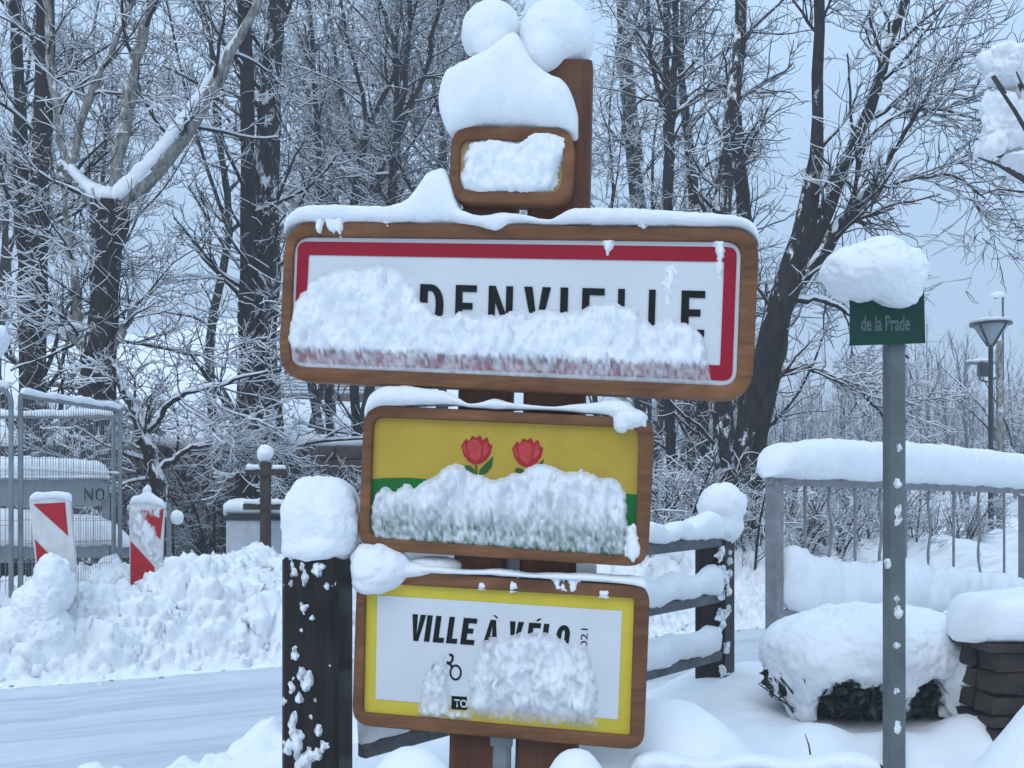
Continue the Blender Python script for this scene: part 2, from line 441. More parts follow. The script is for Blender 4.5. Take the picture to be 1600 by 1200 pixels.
def loft_snow(name, st, depth_dir, parent, mat='snow', step=0.018, amp=0.008, k=20, fine=22.0, e=0.75, end=True, smooth_amp=0.0):
    """snow lying along something: stations (bottom point, top point, half depth)"""
    D = np.array(Vector(depth_dir).normalized())
    a = resample([[*b, *t, h] for b, t, h in st], step)
    bot, top, hd = a[:, 0:3], a[:, 3:6], a[:, 6]
    n = len(a)
    sc = np.ones(n)
    if end:
        ln = np.linalg.norm(bot - bot[0], axis=1); le = np.linalg.norm(bot - bot[-1], axis=1)
        R = np.maximum(0.5 * np.linalg.norm(top - bot, axis=1).mean(), 0.015)
        for L_ in (ln, le):
            t = np.clip(L_ / R, 0, 1); sc = np.minimum(sc, np.sqrt(np.clip(1 - (1 - t) ** 2, 0.02, 1)))
    th = np.linspace(0, 2 * np.pi, k, endpoint=False)
    cs = np.sign(np.cos(th)) * np.abs(np.cos(th)) ** e; sn = np.sign(np.sin(th)) * np.abs(np.sin(th)) ** e
    mid = (bot + top) / 2; half = (top - bot) / 2
    # the end tapers towards the bottom
    midc = mid - half * (1 - sc)[:, None]
    v = midc[:, None, :] + cs[None, :, None] * (D[None, None, :] * (hd * sc)[:, None, None]) + sn[None, :, None] * (half * sc[:, None])[:, None, :]
    out = v - midc[:, None, :]; out /= (np.linalg.norm(out, axis=2, keepdims=True) + 1e-6)
    nz = fbm(v * fine, 5, 0.62) * amp * 1.2 + fbm(v * fine * .25 + 40, 3) * (amp * 1.7 + smooth_amp)
    v = v + out * nz[..., None]
    i = np.arange(n - 1)[:, None]; j = np.arange(k)[None, :]
    q = np.stack([i * k + j, i * k + (j + 1) % k, (i + 1) * k + (j + 1) % k, (i + 1) * k + j], -1).reshape(-1, 4)
    vv = np.concatenate([v.reshape(-1, 3), v[0].mean(0)[None], v[-1].mean(0)[None]])
    c0, c1 = n * k, n * k + 1
    jj = np.arange(k)
    t = np.concatenate([np.stack([np.full(k, c0), (jj + 1) % k, jj], 1), np.stack([np.full(k, c1), (n - 1) * k + jj, (n - 1) * k + (jj + 1) % k], 1)])
    me = mesh_np(name, vv, q, t)
    bm_fix(me)
    return link(name, me, M[mat] if isinstance(mat, str) else mat, parent)

_ico = {}
def ico(sub):
    if sub not in _ico:
        bm = bmesh.new(); bmesh.ops.create_icosphere(bm, subdivisions=sub, radius=1)
        bm.verts.ensure_lookup_table()
        _ico[sub] = (np.array([v.co for v in bm.verts]), np.array([[v.index for v in f.verts] for f in bm.faces])); bm.free()
    return _ico[sub]

def lump_np(center, ells, sub=5, amp=0.008, fine=18.0, sharp=40.0):
    """one closed lump: union of ellipsoids (centre, radii) seen from `center`, with snow roughness"""
    u, f = ico(sub); c = np.array(center); rs = []
    for ec, er in ells:
        er = np.array(er, float); o = (c - np.array(ec)) / er; d = u / er
        A = (d * d).sum(1); B = (d * o).sum(1); Cc = (o * o).sum() - 1
        disc = B * B - A * Cc
        rs.append(np.where(disc > 0, (-B + np.sqrt(np.maximum(disc, 0))) / A, -1.0))
    rs = np.maximum(np.array(rs), 0.001)
    sc = np.mean([np.mean(e[1]) for e in ells])
    kk = sharp / sc * 0.25
    r = np.log(np.exp((rs - rs.max(0)) * kk).sum(0)) / kk + rs.max(0)
    v = c + u * r[:, None]
    nz = fbm(v * fine, 5, 0.64) * amp * 1.2 + fbm(v * fine * .3 + 9, 3) * amp * 2.2
    return v + u * nz[:, None], f

def lump(name, center, ells, parent, mat='snow', **kw):
    v, f = lump_np(center, ells, **kw)
    return link(name, mesh_np(name, v, None, f), M[mat], parent)

def face_snow(name, plane, outline, parent, thick=0.03, ramp_px=16.0, base=0.004, step=3.0, cover_fn=None, streak=0.5, rough=0.012, bot=None):
    """snow stuck on a sign face inside an outline given on the face"""
    o = np.array(outline, float)
    x0, y0 = o.min(0) - 8; x1, y1 = o.max(0) + 8
    xs = np.arange(x0, x1 + step, step); ys = np.arange(y0, y1 + step, step)
    X, Y = np.meshgrid(xs, ys)
    a = o; b = np.roll(o, -1, 0)
    inside = np.zeros(X.shape, bool); dist = np.full(X.shape, 1e9)
    wob = fbm(np.stack([X * .12, Y * .12, X * 0], -1), 3) * 2.5
    for (ax, ay), (bx, by) in zip(a, b):
        cond = ((ay > Y) != (by > Y))
        if by != ay: inside ^= cond & (X < (bx - ax) * (Y - ay) / (by - ay) + ax)
        L2 = (bx - ax) ** 2 + (by - ay) ** 2 + 1e-9
        t = np.clip(((X - ax) * (bx - ax) + (Y - ay) * (by - ay)) / L2, 0, 1)
        dist = np.minimum(dist, np.hypot(X - ax - t * (bx - ax), Y - ay - t * (by - ay)))
    sd = np.where(inside, dist, -dist) + wob
    h = np.where(sd > 0, thick * np.sqrt(np.clip(1 - (1 - np.clip(sd / ramp_px, 0, 1)) ** 2, 0, 1)), sd * 0.0012)
    p3 = np.stack([X, Y, X * 0], -1)
    wx = X + 5 * vnoise(p3 * .07 + 31); nz = fbm(np.stack([wx * .10, Y * .028, X * 0], -1), 3) * streak * 1.5 + .8 * fbm(p3 * np.array([.05, .035, 1]) + 7, 4, 0.52) + .25 * fbm(np.stack([wx * .22, Y * .05, X * 0], -1) + 60, 3)
    h = h + rough * nz * np.clip(sd / 8, 0, 1)
    h = np.where(sd > 3, np.maximum(h, .22 * thick), h)
    if bot is not None:
        yb = bot[0] + (X - x0) / (x1 - x0) * (bot[1] - bot[0]); h = np.where(h > 0, h * (1 - .72 * sstep(yb - bot[2], yb, Y)), h)
    n0 = np.array(plane.n); p0 = np.array(plane.p0) - np.array(C0)
    R = np.stack([(X - 800) / F_PX, np.ones_like(X), -(Y - HOR) / F_PX], -1)
    pts = np.array(C0) + R * ((p0 @ n0) / (R @ n0))[..., None] + n0 * (base + h)[..., None]
    ny, nx = X.shape
    i = np.arange(ny - 1)[:, None]; j = np.arange(nx - 1)[None, :]
    q = np.stack([i * nx + j, (i + 1) * nx + j, (i + 1) * nx + j + 1, i * nx + j + 1], -1).reshape(-1, 4)
    ok = (sd.ravel()[q] > -5).all(1)
    q = q[ok]
    used = np.unique(q); remap = -np.ones(nx * ny, int); remap[used] = np.arange(len(used))
    me = mesh_np(name, pts.reshape(-1, 3)[used], remap[q])
    cov = np.ones(X.shape)
    if cover_fn is not None: cov = np.clip(.06 * vnoise(p3 * .05) - .02 + cover_fn(X, Y, sd, fbm(p3 * np.array([.25, .12, 1]) + 3, 3)), 0, 1)
    at = me.attributes.new('cover', 'FLOAT', 'POINT')
    at.data.foreach_set('value', cov.ravel()[used].astype(np.float32))
    return link(name, me, M['snow_stuck'], parent)

# ------------------------------------------------------------------ lettering drawn as polygons in a unit box (y up)
def strip(o, i): return [[o[k], o[(k + 1)], i[(k + 1)], i[k]] for k in range(len(o) - 1)]
def arc(cx, cy, rx, ry, a0, a1, n=10): return [(cx + rx * math.cos(math.radians(a0 + (a1 - a0) * t / n)), cy + ry * math.sin(math.radians(a0 + (a1 - a0) * t / n))) for t in range(n + 1)]
def glyph(ch, s=0.3, h=0.17):
    """s: stem width over letter width, h: bar height over letter height"""
    m = .5 + h * .1
    if ch == 'I': return [[(0, 0), (1, 0), (1, 1), (0, 1)]]
    if ch == 'L': return [[(0, h), (s, h), (s, 1), (0, 1)], [(0, 0), (1, 0), (1, h), (0, h)]]
    if ch == 'E': return [[(0, 0), (s, 0), (s, 1), (0, 1)], [(s, 0), (1, 0), (1, h), (s, h)], [(s, 1 - h), (1, 1 - h), (1, 1), (s, 1)], [(s, m - h / 2), (.82, m - h / 2), (.82, m + h / 2), (s, m + h / 2)]]
    if ch == 'N': return [[(0, 0), (s * .85, 0), (s * .85, 1), (0, 1)], [(1 - s * .85, 0), (1, 0), (1, 1), (1 - s * .85, 1)], [(s * .85, 1), (s * .85, .62), (1 - s * .85, 0), (1 - s * .85, .38)]]
    if ch == 'V': return [[(0, 1), (s * .95, 1), (.5, .22), (.5, 0), (.5 - s * .42, 0)], [(.5, 0), (.5, .22), (1 - s * .95, 1), (1, 1), (.5 + s * .42, 0)]]
    if ch == 'A': return [[(0, 0), (s * .92, 0), (.5, .78), (.5, 1), (.5 - s * .45, 1)], [(.5, 1), (.5, .78), (1 - s * .92, 0), (1, 0), (.5 + s * .45, 1)], [(s * 1.25, .2), (1 - s * 1.25, .2), (1 - s * 1.5, .2 + h), (s * 1.5, .2 + h)]]
    if ch == 'D':
        o = [(0, 0)] + arc(.45, .45, .55, .45, -90, 0, 7) + arc(.45, .55, .55, .45, 0, 90, 7) + [(0, 1)]
        i = [(s, h)] + arc(.45, .45, .55 - s, .45 - h, -90, 0, 7) + arc(.45, .55, .55 - s, .45 - h, 0, 90, 7) + [(s, 1 - h)]
        return strip(o, i) + [[(0, 0), (s, h), (s, 1 - h), (0, 1)]]
    if ch == 'O':
        o = arc(.5, .65, .5, .35, 0, 180, 12) + arc(.5, .35, .5, .35, 180, 360, 12); i = arc(.5, .65, .5 - s, .35 - h, 0, 180, 12) + arc(.5, .35, .5 - s, .35 - h, 180, 360, 12)
        return strip(o + [o[0]], i + [i[0]])
    if ch == 'U':
        o = [(0, 1)] + arc(.5, .38, .5, .38, 180, 360, 12) + [(1, 1)]; i = [(s, 1)] + arc(.5, .38, .5 - s, .38 - h, 180, 360, 12) + [(1 - s, 1)]
        return strip(o, i)
    if ch == 'grave': return [[(0, 1), (.5, 1), (1, 0), (.62, 0)]]
    if ch == 'acute': return [[(0, 0), (.38, 0), (1, 1), (.5, 1)]]
    return []

def letter(ch, box, plane, off, mat, parent, s=0.3, h=0.17, shear=0.0, slope=0.0, name='letter'):
    """box = x0, x1, y_top, y_base on the sign face"""
    x0, x1, yt, yb = box
    mb = MB()
    for poly in glyph(ch, s, h):
        pts = [plane.at(x0 + u * (x1 - x0) + shear * v * (yb - yt), yb - v * (yb - yt) + slope * u * (x1 - x0), off) for u, v in poly]
        bk = [p - plane.n * 0.0012 for p in pts]; n = len(pts)
        mb.add(pts + bk, [tuple(range(n))] + [(i, n + i, n + (i + 1) % n, (i + 1) % n) for i in range(n)])
    o = mb.build(name, mat, parent)
    return o

def text_mesh(txt, size_px, x, y, plane, off, mat, parent, name='lettering', rot=0.0, sx=1.0, bold=0.0, slope=0.0):
    """built-in font text laid on a plane; (x, y) is the left end of its base line"""
    cu = bpy.data.curves.new('t', 'FONT'); cu.body = txt; cu.size = 1.0; cu.offset = bold; cu.resolution_u = 3
    to = bpy.data.objects.new('t', cu); COL.objects.link(to)
    me = bpy.data.meshes.new_from_object(to.evaluated_get(bpy.context.evaluated_depsgraph_get()))
    bpy.data.objects.remove(to); bpy.data.curves.remove(cu)
    c, s_ = math.cos(rot), math.sin(rot)
    for v in me.vertices:
        u, w = v.co.x * size_px * sx, v.co.y * size_px
        v.co = plane.at(x + u * c - w * s_, y - (u * s_ + w * c) + slope * u, off)
    me.materials.clear(); me.name = name
    return link(name, me, mat, parent)

def R4(x, y): return (620 + x / 3.158, y / 3.158)
def R5(x, y): return (420 + x / 3.3333, 300 + y / 3.3333)
def R6(x, y): return (800 + x / 3.3333, 300 + y / 3.3333)
def R7(x, y): return (540 + x / 3.077, 580 + y / 3.077)
def R8(x, y): return (540 + x / 3.077, 840 + y / 3.077)

# ================================================================== GROUND
# road frame: along (cos a, sin a), across its left normal
RA = math.radians(29.5)
UX, UY = math.cos(RA), math.sin(RA)
T_NEAR, T_FAR = 4.6, 7.35
def st2xy(s, t): return s * UX - t * UY, s * UY + t * UX
def xy2st(x, y): return x * UX + y * UY, -x * UY + y * UX

def bump2(x, y, cx, cy, rx, ry, h): return h * np.exp(-(((x - cx) / rx) ** 2 + ((y - cy) / ry) ** 2) ** 1.35)

def z_verge(x, y, t):
    z = 0.20 + 0.03 * fbm(np.stack([x, y, x * 0], -1) * 1.3, 3)
    z = z - .15 * sstep(-.75, -1.35, x) + 0.10 * sstep(3.6, 5.2, y) * sstep(0.6, 1.2, x)
    p = np.stack([x, y, x * 0], -1)
    z = z + bump2(x, y, -.27, 2.55, .19, .22, .375) + bump2(x, y, .165, 2.5, .14, .2, .40) + bump2(x, y, .48, 3.25, .40, .3, .36)
    z = z + bump2(x, y, 1.95, 2.9, .50, .38, .60) + bump2(x, y, -1.10, 4.25, .20, .30, .07) + bump2(x, y, .95, 2.65, .07, .07, .20) + bump2(x, y, 1.53, 3.72, .22, .30, -.13) + bump2(x, y, 1.32, 4.12, .16, .16, .09) + bump2(x, y, 1.62, 4.08, .17, .14, .06) + bump2(x, y, 1.95, 4.1, .14, .16, .10)
    edge = sstep(1.0, 0.25, T_NEAR - t) * sstep(-.2, -.9, x)
    z = z + (1 - edge) * (0.009 * fbm(p * 7, 4) + .012 * fbm(p * 2.7 + 5, 2)) + edge * (1 - sstep(T_NEAR - .12, T_NEAR, t)) * (0.09 * clods(x + .03 * vnoise(p * 9), y, .17, 2) + 0.05 * clods(x, y, .08, 8) + 0.035 * fbm(p * 12, 4))
    return z * (1 - sstep(T_NEAR - .22, T_NEAR, t))

def z_road(x, y, t):
    p = np.stack([x, y, x * 0], -1)
    u = (t - T_NEAR) / (T_FAR - T_NEAR)
    z = 0.012 * fbm(p * 1.1, 3) + 0.004 * fbm(p * np.array([6, 6, 1]), 3)
    for c, w, h in ((.12, .035, .04), (.22, .07, -.035), (.36, .03, .02), (.58, .07, -.035), (.74, .025, .045), (.84, .03, -.02), (.92, .03, .05)):
        cc = c + .02 * fbm(p * .6 + c * 30, 2)
        z = z + h * np.exp(-((u - cc) / w) ** 2) * (.6 + .4 * fbm(p * 3 + c, 2))
    return z * sstep(0, .06, u) * sstep(1, .96, u)

def z_bank(x, y, s, t):
    p = np.stack([x, y, x * 0], -1)
    k = t - T_FAR
    crest = 0.78 + 0.10 * fbm(np.stack([s * .8, s * 0, s * 0], -1), 2)
    crest = crest - .04 - 0.20 * sstep(2.1, .6, s) + 0.02 * sstep(2.5, 5.0, s)
    prof = sstep(0.0, .72 + .6 * sstep(.6, 3.0, s), k) * crest
    back = 0.45 + 0.05 * fbm(p * .5, 2)
    prof = prof + (back - crest) * sstep(1.7, 2.6, k)
    env = sstep(0.0, .3, k) * (1 - .75 * sstep(1.9, 2.6, k))
    xw = x + .05 * vnoise(p * 7); yw = y + .05 * vnoise(p * 7 + 9)
    xv = x + .025 * vnoise(p * 16); yv = y + .025 * vnoise(p * 16 + 5)
    lum = 0.16 * (clods(xw, yw, .60, 1) - .3) + 0.06 * fbm(p * 1.9, 3, .55)
    return np.maximum(prof + env * lum, .0)

def z_beyond(x, y, t):
    p = np.stack([x, y, x * 0], -1)
    z = 0.45 + 0.05 * fbm(p * .5, 2)
    hill = np.maximum(y - 15.5, 0) * 0.17 * sstep(9, -5, x) + np.maximum(y - 15.5, 0) * 0.012
    z = z + hill * sstep(10.0, 14, t) + 1.5 * sstep(14.3, 15.3, y) * sstep(1.5, -1.5, x) * sstep(10.0, 11, t) + .25 * fbm(p * .12, 3) * sstep(10.5, 20, t)
    z = z + np.maximum(y - 45, 0) * 0.10 * sstep(60, 20, np.abs(x - 5))
    return z

def sheet(name, s_vals, t_vals, zf, mat, post=None):
    S, T = np.meshgrid(s_vals, t_vals); X, Y = st2xy(S, T)
    Z = zf(X, Y, S, T)
    V = np.stack([X, Y, Z], -1)
    if post is not None: V = post(V, S, T)
    ny, nx = S.shape
    i = np.arange(ny - 1)[:, None]; j = np.arange(nx - 1)[None, :]
    q = np.stack([i * nx + j, i * nx + j + 1, (i + 1) * nx + j + 1, (i + 1) * nx + j], -1).reshape(-1, 4)
    o = link(name, mesh_np(name, V, q), M[mat]); o['kind'] = 'structure'
    return o

def puff(V, s, t):
    """ploughed lumps: push the bank surface out along its normal by billowing noise"""
    ny, nx, _ = V.shape
    n = np.cross(np.gradient(V, axis=1), np.gradient(V, axis=0)); n /= (np.linalg.norm(n, axis=2, keepdims=True) + 1e-9)
    n *= np.sign(n[..., 2:3] + 1e-9)
    k = t - T_FAR
    w = sstep(-.02, .18, k) * (1 - sstep(2.3, 2.6, k)) * sstep(-20, -4, s) * (1 - sstep(14, 30, s))
    q = V + .06 * np.stack([vnoise(V * 6), vnoise(V * 6 + 30), vnoise(V * 6 + 60)], -1)
    h = .10 * (np.abs(vnoise(q * 3.4)) - .22) + .10 * (np.abs(vnoise(q * 7.0 + 3)) - .2) + .075 * (np.abs(vnoise(q * 13.5 + 8)) - .2) + .050 * (np.abs(vnoise(q * 25 + 2)) - .2) + .016 * fbm(q * 48, 2)
    return V + n * (h * w)[..., None]

def spaced(lo, hi, fine_lo, fine_hi, df, g=1.18):
    v = list(np.arange(fine_lo, fine_hi + df / 2, df)); d = df
    a = v[-1]
    while a < hi: d *= g; a = min(a + d, hi); v.append(a)
    d = df; a = v[0]; pre = []
    while a > lo: d *= g; a = max(a - d, lo); pre.append(a)
    return np.array(pre[::-1] + v)

S_ALL = (-90, 150)
sheet('snow_verge', spaced(*S_ALL, -1.2, 5.2, .024), spaced(-40, T_NEAR, 1.4, T_NEAR, .024), lambda x, y, s, t: z_verge(x, y, t), 'snow_ground')
sheet('road', spaced(*S_ALL, -2.5, 9.5, .05), np.arange(T_NEAR, T_FAR + .01, .05), lambda x, y, s, t: z_road(x, y, t), 'road_snow')
sheet('snow_bank', spaced(*S_ALL, -1.2, 9.5, .020), np.concatenate([np.arange(T_FAR, T_FAR + 2.6, .021), [T_FAR + 2.65]]), lambda x, y, s, t: z_bank(x, y, s, t), 'snow_ground', puff)
sheet('ground', spaced(*S_ALL, -10, 30, .8), spaced(T_FAR + 2.65, 150, T_FAR + 2.65, 25, .4), lambda x, y, s, t: z_beyond(x, y, t), 'snow_ground')

def zfar(x, y):
    s, t = xy2st(np.float64(x), np.float64(y)); return float(z_beyond(np.float64(x), np.float64(y), t))
def zbank(x, y):
    s, t = xy2st(np.float64(x), np.float64(y)); return float(z_bank(np.float64(x), np.float64(y), s, t))

# loose clods thrown up by the plough
def clod_field(name, n):
    V, F = [], []; u, f = ico(2); off = 0
    for k in range(n):
        s = RNG.uniform(-1.2, 11); t = T_FAR + abs(RNG.normal(0, .5)) * 1.0 if k % 2 else T_FAR + RNG.uniform(-.22, 1.5)
        r = RNG.uniform(.010, .042) * (1 if RNG.random() < .85 else 1.7)
        if t < T_FAR: r = min(r, .022)
        x, y = st2xy(s, t); z = zbank(x, y) if t > T_FAR else 0.0
        v = u * (1 + .6 * vnoise(u * 1.9 + k * 3.1))[:, None] * r * RNG.uniform(.7, 1.2, 3)
        V.append(v + [x, y, z + r * .35]); F.append(f + off); off += len(u)
    o = link(name, mesh_np(name, np.concatenate(V), None, np.concatenate(F)), M['snow_ground']); o['kind'] = 'stuff'
    return o
clod_field('snow_clods', 300)
def slush_crumbs(name, n):
    V, F = [], []; u, f = ico(1); off = 0
    for k in range(n):
        s = RNG.uniform(-1.2, 9); t = T_FAR + RNG.normal(.0, .09); r = RNG.uniform(.006, .017); x, y = st2xy(s, t)
        V.append(u * (1 + .5 * vnoise(u * 1.9 + k * 2.3))[:, None] * r * np.array([1.6, 1.2, .7]) + [x, y, r * .4 + (zbank(x, y) if t > T_FAR else 0)]); F.append(f + off); off += len(u)
    o = link(name, mesh_np(name, np.concatenate(V), None, np.concatenate(F)), M['slush']); o['kind'] = 'stuff'
slush_crumbs('slush_crumbs', 70)

# ================================================================== SIGN POST AND ITS BOARDS
YAW = math.radians(8.0)
SP = Plane((0.0, 3.0, 1.2), (-math.sin(YAW), -math.cos(YAW), 0.0))      # face of the boards; right side comes forward
NV = SP.n
SIDE = Vector((math.cos(YAW), -math.sin(YAW), 0))
BACK = -0.05

def post_quad(name, x0t, x1t, yt, x0b, x1b, yb, front, depth, mat, parent):
    f = [SP.on(x0b, yb, front), SP.on(x1b, yb, front), SP.on(x1t, yt, front), SP.on(x0t, yt, front)]
    b = [p - NV * depth for p in f]
    c = 0.012
    def inset(l, dx): return [l[0] + SIDE * dx, l[1] - SIDE * dx, l[2] - SIDE * dx, l[3] + SIDE * dx]
    loops = [inset(f, c), [p - NV * c for p in f], [p + NV * c for p in b], inset(b, c)]
    mb = MB(); vs = [p for l in loops for p in l]
    fs = [(0, 1, 2, 3), (15, 14, 13, 12)] + [(a * 4 + i, a * 4 + (i + 1) % 4, a * 4 + 4 + (i + 1) % 4, a * 4 + 4 + i) for a in range(3) for i in range(4)]
    mb.add(vs, fs); o = mb.build(name, mat, parent); bm_fix(o.data); return o

sp = thing('sign_post', 'pair of broad brown timber posts carrying the stacked village signs', 'sign post', loc=(0, 3, 0))
sp.location = (0, 0, 0)
post_quad('post', 728, 812, 88, 697, 778, 1330, BACK, .10, M['post_wood'], sp)
post_quad('post', 829, 925, 92, 801, 898, 1330, BACK, .10, M['post_wood'], sp)
# steel upright between the posts with its clamp
post_quad('steel_upright', 767, 797, 1146, 763, 793, 1330, BACK + .006, .05, M['galv'], sp)
plate('clamp', [(763, 1151), (798, 1153), (797, 1172), (763, 1170)], SP, BACK + .012, .02, M['galv'], sp)
# snow on top of the two posts and slumped over the small board
def PS(px, py, off=0.0): return SP.on(px, py, off)
S1 = .00205
lump('snow_cap', PS(768, 56, -.11), [(PS(768, 52, -.11), (47 * S1, .10, 49 * S1)), (PS(772, 82, -.10), (34 * S1, .09, 34 * S1))], sp, sub=6, amp=.0028, fine=9)
lump('snow_cap', PS(872, 58, -.10), [(PS(870, 56, -.10), (58 * S1, .11, 56 * S1)), (PS(893, 66, -.10), (37 * S1, .10, 34 * S1)), (PS(850, 88, -.08), (34 * S1, .09, 36 * S1))], sp, sub=6, amp=.0028, fine=9)
loft_snow('snow_slump', [(SP.on(x, yb, -.035), SP.on(x, yt, -.035), h) for x, yt, yb, h in ((691, 150, 182, .05), (697, 126, 200, .07), (706, 114, 216, .09), (722, 106, 214, .105), (745, 98, 208, .115), (765, 87, 206, .115), (782, 72, 206, .11), (795, 58, 206, .10), (806, 54, 206, .10), (816, 66, 206, .105), (826, 86, 206, .11), (838, 106, 207, .11), (855, 121, 209, .11), (875, 127, 212, .105), (888, 136, 216, .09), (898, 158, 220, .07), (903, 180, 214, .05))],
          NV, sp, step=.008, amp=.0035, k=36, e=.82, fine=12, end=False)

# ---- the small top board
b1 = thing('small_sign', 'small blank rounded wooden board at the top, its face plastered with snow', 'sign')
q = [(706, 200), (899, 203), (893, 322), (703, 318)]; qi = [(720, 220), (882, 223), (877, 303), (719, 300)]
ring('frame', round_poly(q, 36, 7), round_poly(qi, 20, 7), SP, .018, -.05, M['frame_wood'], b1, bev=.12)
plate('panel', round_poly([(716, 216), (886, 219), (881, 307), (715, 304)], 18), SP, .002, .03, M['tan'], b1)
face_snow('stuck_snow', SP, [R4(*p) for p in ((330, 860), (350, 800), (345, 760), (380, 715), (430, 702), (500, 705), (560, 712), (600, 715), (640, 690), (690, 665), (750, 662), (810, 675), (840, 690), (835, 720), (815, 760), (800, 820), (790, 870), (780, 910), (740, 945), (640, 955), (520, 950), (400, 955), (340, 935), (320, 890))],
          b1, thick=.028, ramp_px=10, base=.008, step=2.2, rough=.012)

# ---- the place name board
b2 = thing('place_name_sign', 'wide white village name sign with red border in a brown wooden frame', 'sign')
q = [(448, 347), (1187, 359), (1174, 627), (437, 594)]; qi = [(462, 371), (1158, 379), (1150, 604), (454, 573)]
ring('frame', round_poly(q, 50, 8), round_poly(qi, 26, 8), SP, .016, -.05, M['frame_wood'], b2, bev=.11)
qw = [(458, 368), (1162, 376), (1154, 608), (450, 577)]
b2p = plate('panel', round_poly(qw, 26, 8), SP, 0, .03, M['white_panel'], b2)
ro = [(466, 377.5), (1151.6, 386.5), (1144, 595.5), (458.5, 566)]; ri = [(483, 398.5), (1131.5, 409.5), (1125, 571), (475, 546)]
ring('red_border', round_poly(ro, 16, 8), round_poly(ri, 2, 8), SP, .003, .001, M['red_panel'], b2p, bev=0)
LT = lambda x: 444 + (x - 654) * (454 - 444) / (1063 - 654)
LH = lambda x: 67 + (x - 654) * 4.5 / 409
for ch, x0, x1 in (('L', 506, 535), ('O', 551, 587), ('U', 603, 638), ('D', 655, 692), ('E', 710.5, 743.5), ('N', 762, 800), ('V', 817, 859), ('I', 874, 886), ('E', 908, 943), ('L', 964, 996), ('L', 1012, 1044), ('E', 1063, 1100)):
    yt = LT(x0); letter(ch, (x0, x1, yt, yt + LH(x0)), SP, .0035, M['black'], b2p, s=.33, h=.155, slope=.03, shear=.03)
town = [R5(*p) for p in ((112, 720), (130, 600), (165, 545), (200, 520), (215, 470), (265, 455), (320, 430), (390, 402), (450, 405), (490, 410), (560, 395), (610, 388), (660, 395), (700, 430), (740, 480), (775, 530), (790, 570), (830, 590), (870, 640), (920, 655), (960, 650), (1000, 630), (1050, 650), (1100, 665), (1150, 645), (1200, 650), (1270, 620))]
town += [R6(*p) for p in ((0, 625), (50, 628), (100, 640), (130, 630), (160, 620), (220, 630), (300, 630), (370, 620), (420, 590), (480, 583), (540, 590), (600, 600), (650, 625), (700, 670), (730, 705), (770, 690), (810, 670), (850, 685), (900, 685), (940, 700), (985, 750), (1005, 820), (1010, 880), (1030, 940), (1045, 1015))]
town[-1] = (1113, 600); town += [(456, 574)]
def cov_town(X, Y, sd, nz):
    bot = 566 + (X - 458) * (595.5 - 566) / (1144 - 458)      # lower edge of the red border
    k = sstep(bot - 27, bot - 16, Y + 4 * nz)
    return 1 - k * (.55 + .25 * nz) * sstep(bot + 9, bot + 1, Y) - sstep(10, 0, sd) * .25
face_snow('stuck_snow', SP, town, b2, thick=.030, ramp_px=22, base=.004, step=2.6, cover_fn=cov_town, rough=.013, streak=.7, bot=(570, 600, 34))
for pts in ([R6(*p) for p in ((472, 250), (522, 250), (515, 290), (497, 325), (485, 300))], [R6(*p) for p in ((1058, 265), (1105, 262), (1100, 310), (1095, 400), (1082, 450), (1072, 400), (1068, 330))],
            [R6(*p) for p in ((808, 395), (830, 390), (842, 425), (832, 490), (812, 570), (800, 480))]):
    face_snow('snow_fleck', SP, pts, b2, thick=.012, ramp_px=5, base=.004, step=1.5, rough=.004)
# snow along the top edge
NB = SP.n
def cap(stations, off, half, parent, name='snow_cap', **kw):
    return loft_snow(name, [(SP.on(x, yb, off), SP.on(x, yt, off), half * hs) for x, yt, yb, hs in stations], NB, parent, **kw)
cap([(447, 362, 377, .7), (452, 345, 366, .9), (462, 334, 356, 1), (482, 326, 351, 1), (510, 325, 350, 1), (560, 326, 351, 1), (600, 328, 352, 1), (625, 325, 352, 1), (642, 317, 352, 1), (654, 302, 352, 1), (662, 283, 352, 1), (675, 269, 352, .95), (690, 262, 352, .9), (702, 262, 352, .85), (709, 300, 353, .9), (718, 330, 354, 1.05), (745, 341, 358, 1), (765, 340, 363, 1), (778, 337, 368, 1), (788, 335, 362, 1), (800, 335, 354, .95), (820, 338, 354, .9), (845, 345, 355, .8), (863, 350, 356, .8), (880, 338, 356, .9), (900, 332, 355, 1), (930, 331, 355, 1), (1000, 332, 356, 1), (1040, 335, 356, 1), (1100, 338, 357, 1), (1140, 340, 358, 1), (1160, 344, 360, 1), (1175, 350, 370, .9), (1186, 362, 387, .8)],
    -.02, .058, b2, amp=.0035, step=.012)
# drift piled in the corner beside the small board
for pts in ([(496, 343), (508, 343), (507, 360), (505, 367), (499, 366)], [(510, 343), (539, 343), (537, 356), (534, 367), (529, 362), (524, 367), (517, 363), (513, 355)], [(603, 346), (612, 346), (609, 357), (605, 357)], [(1001, 350), (1008, 350), (1006, 358), (1003, 358)]):
    face_snow('snow_fleck', SP, pts, b2, thick=.012, ramp_px=4, base=.016, step=1.3, rough=.003)


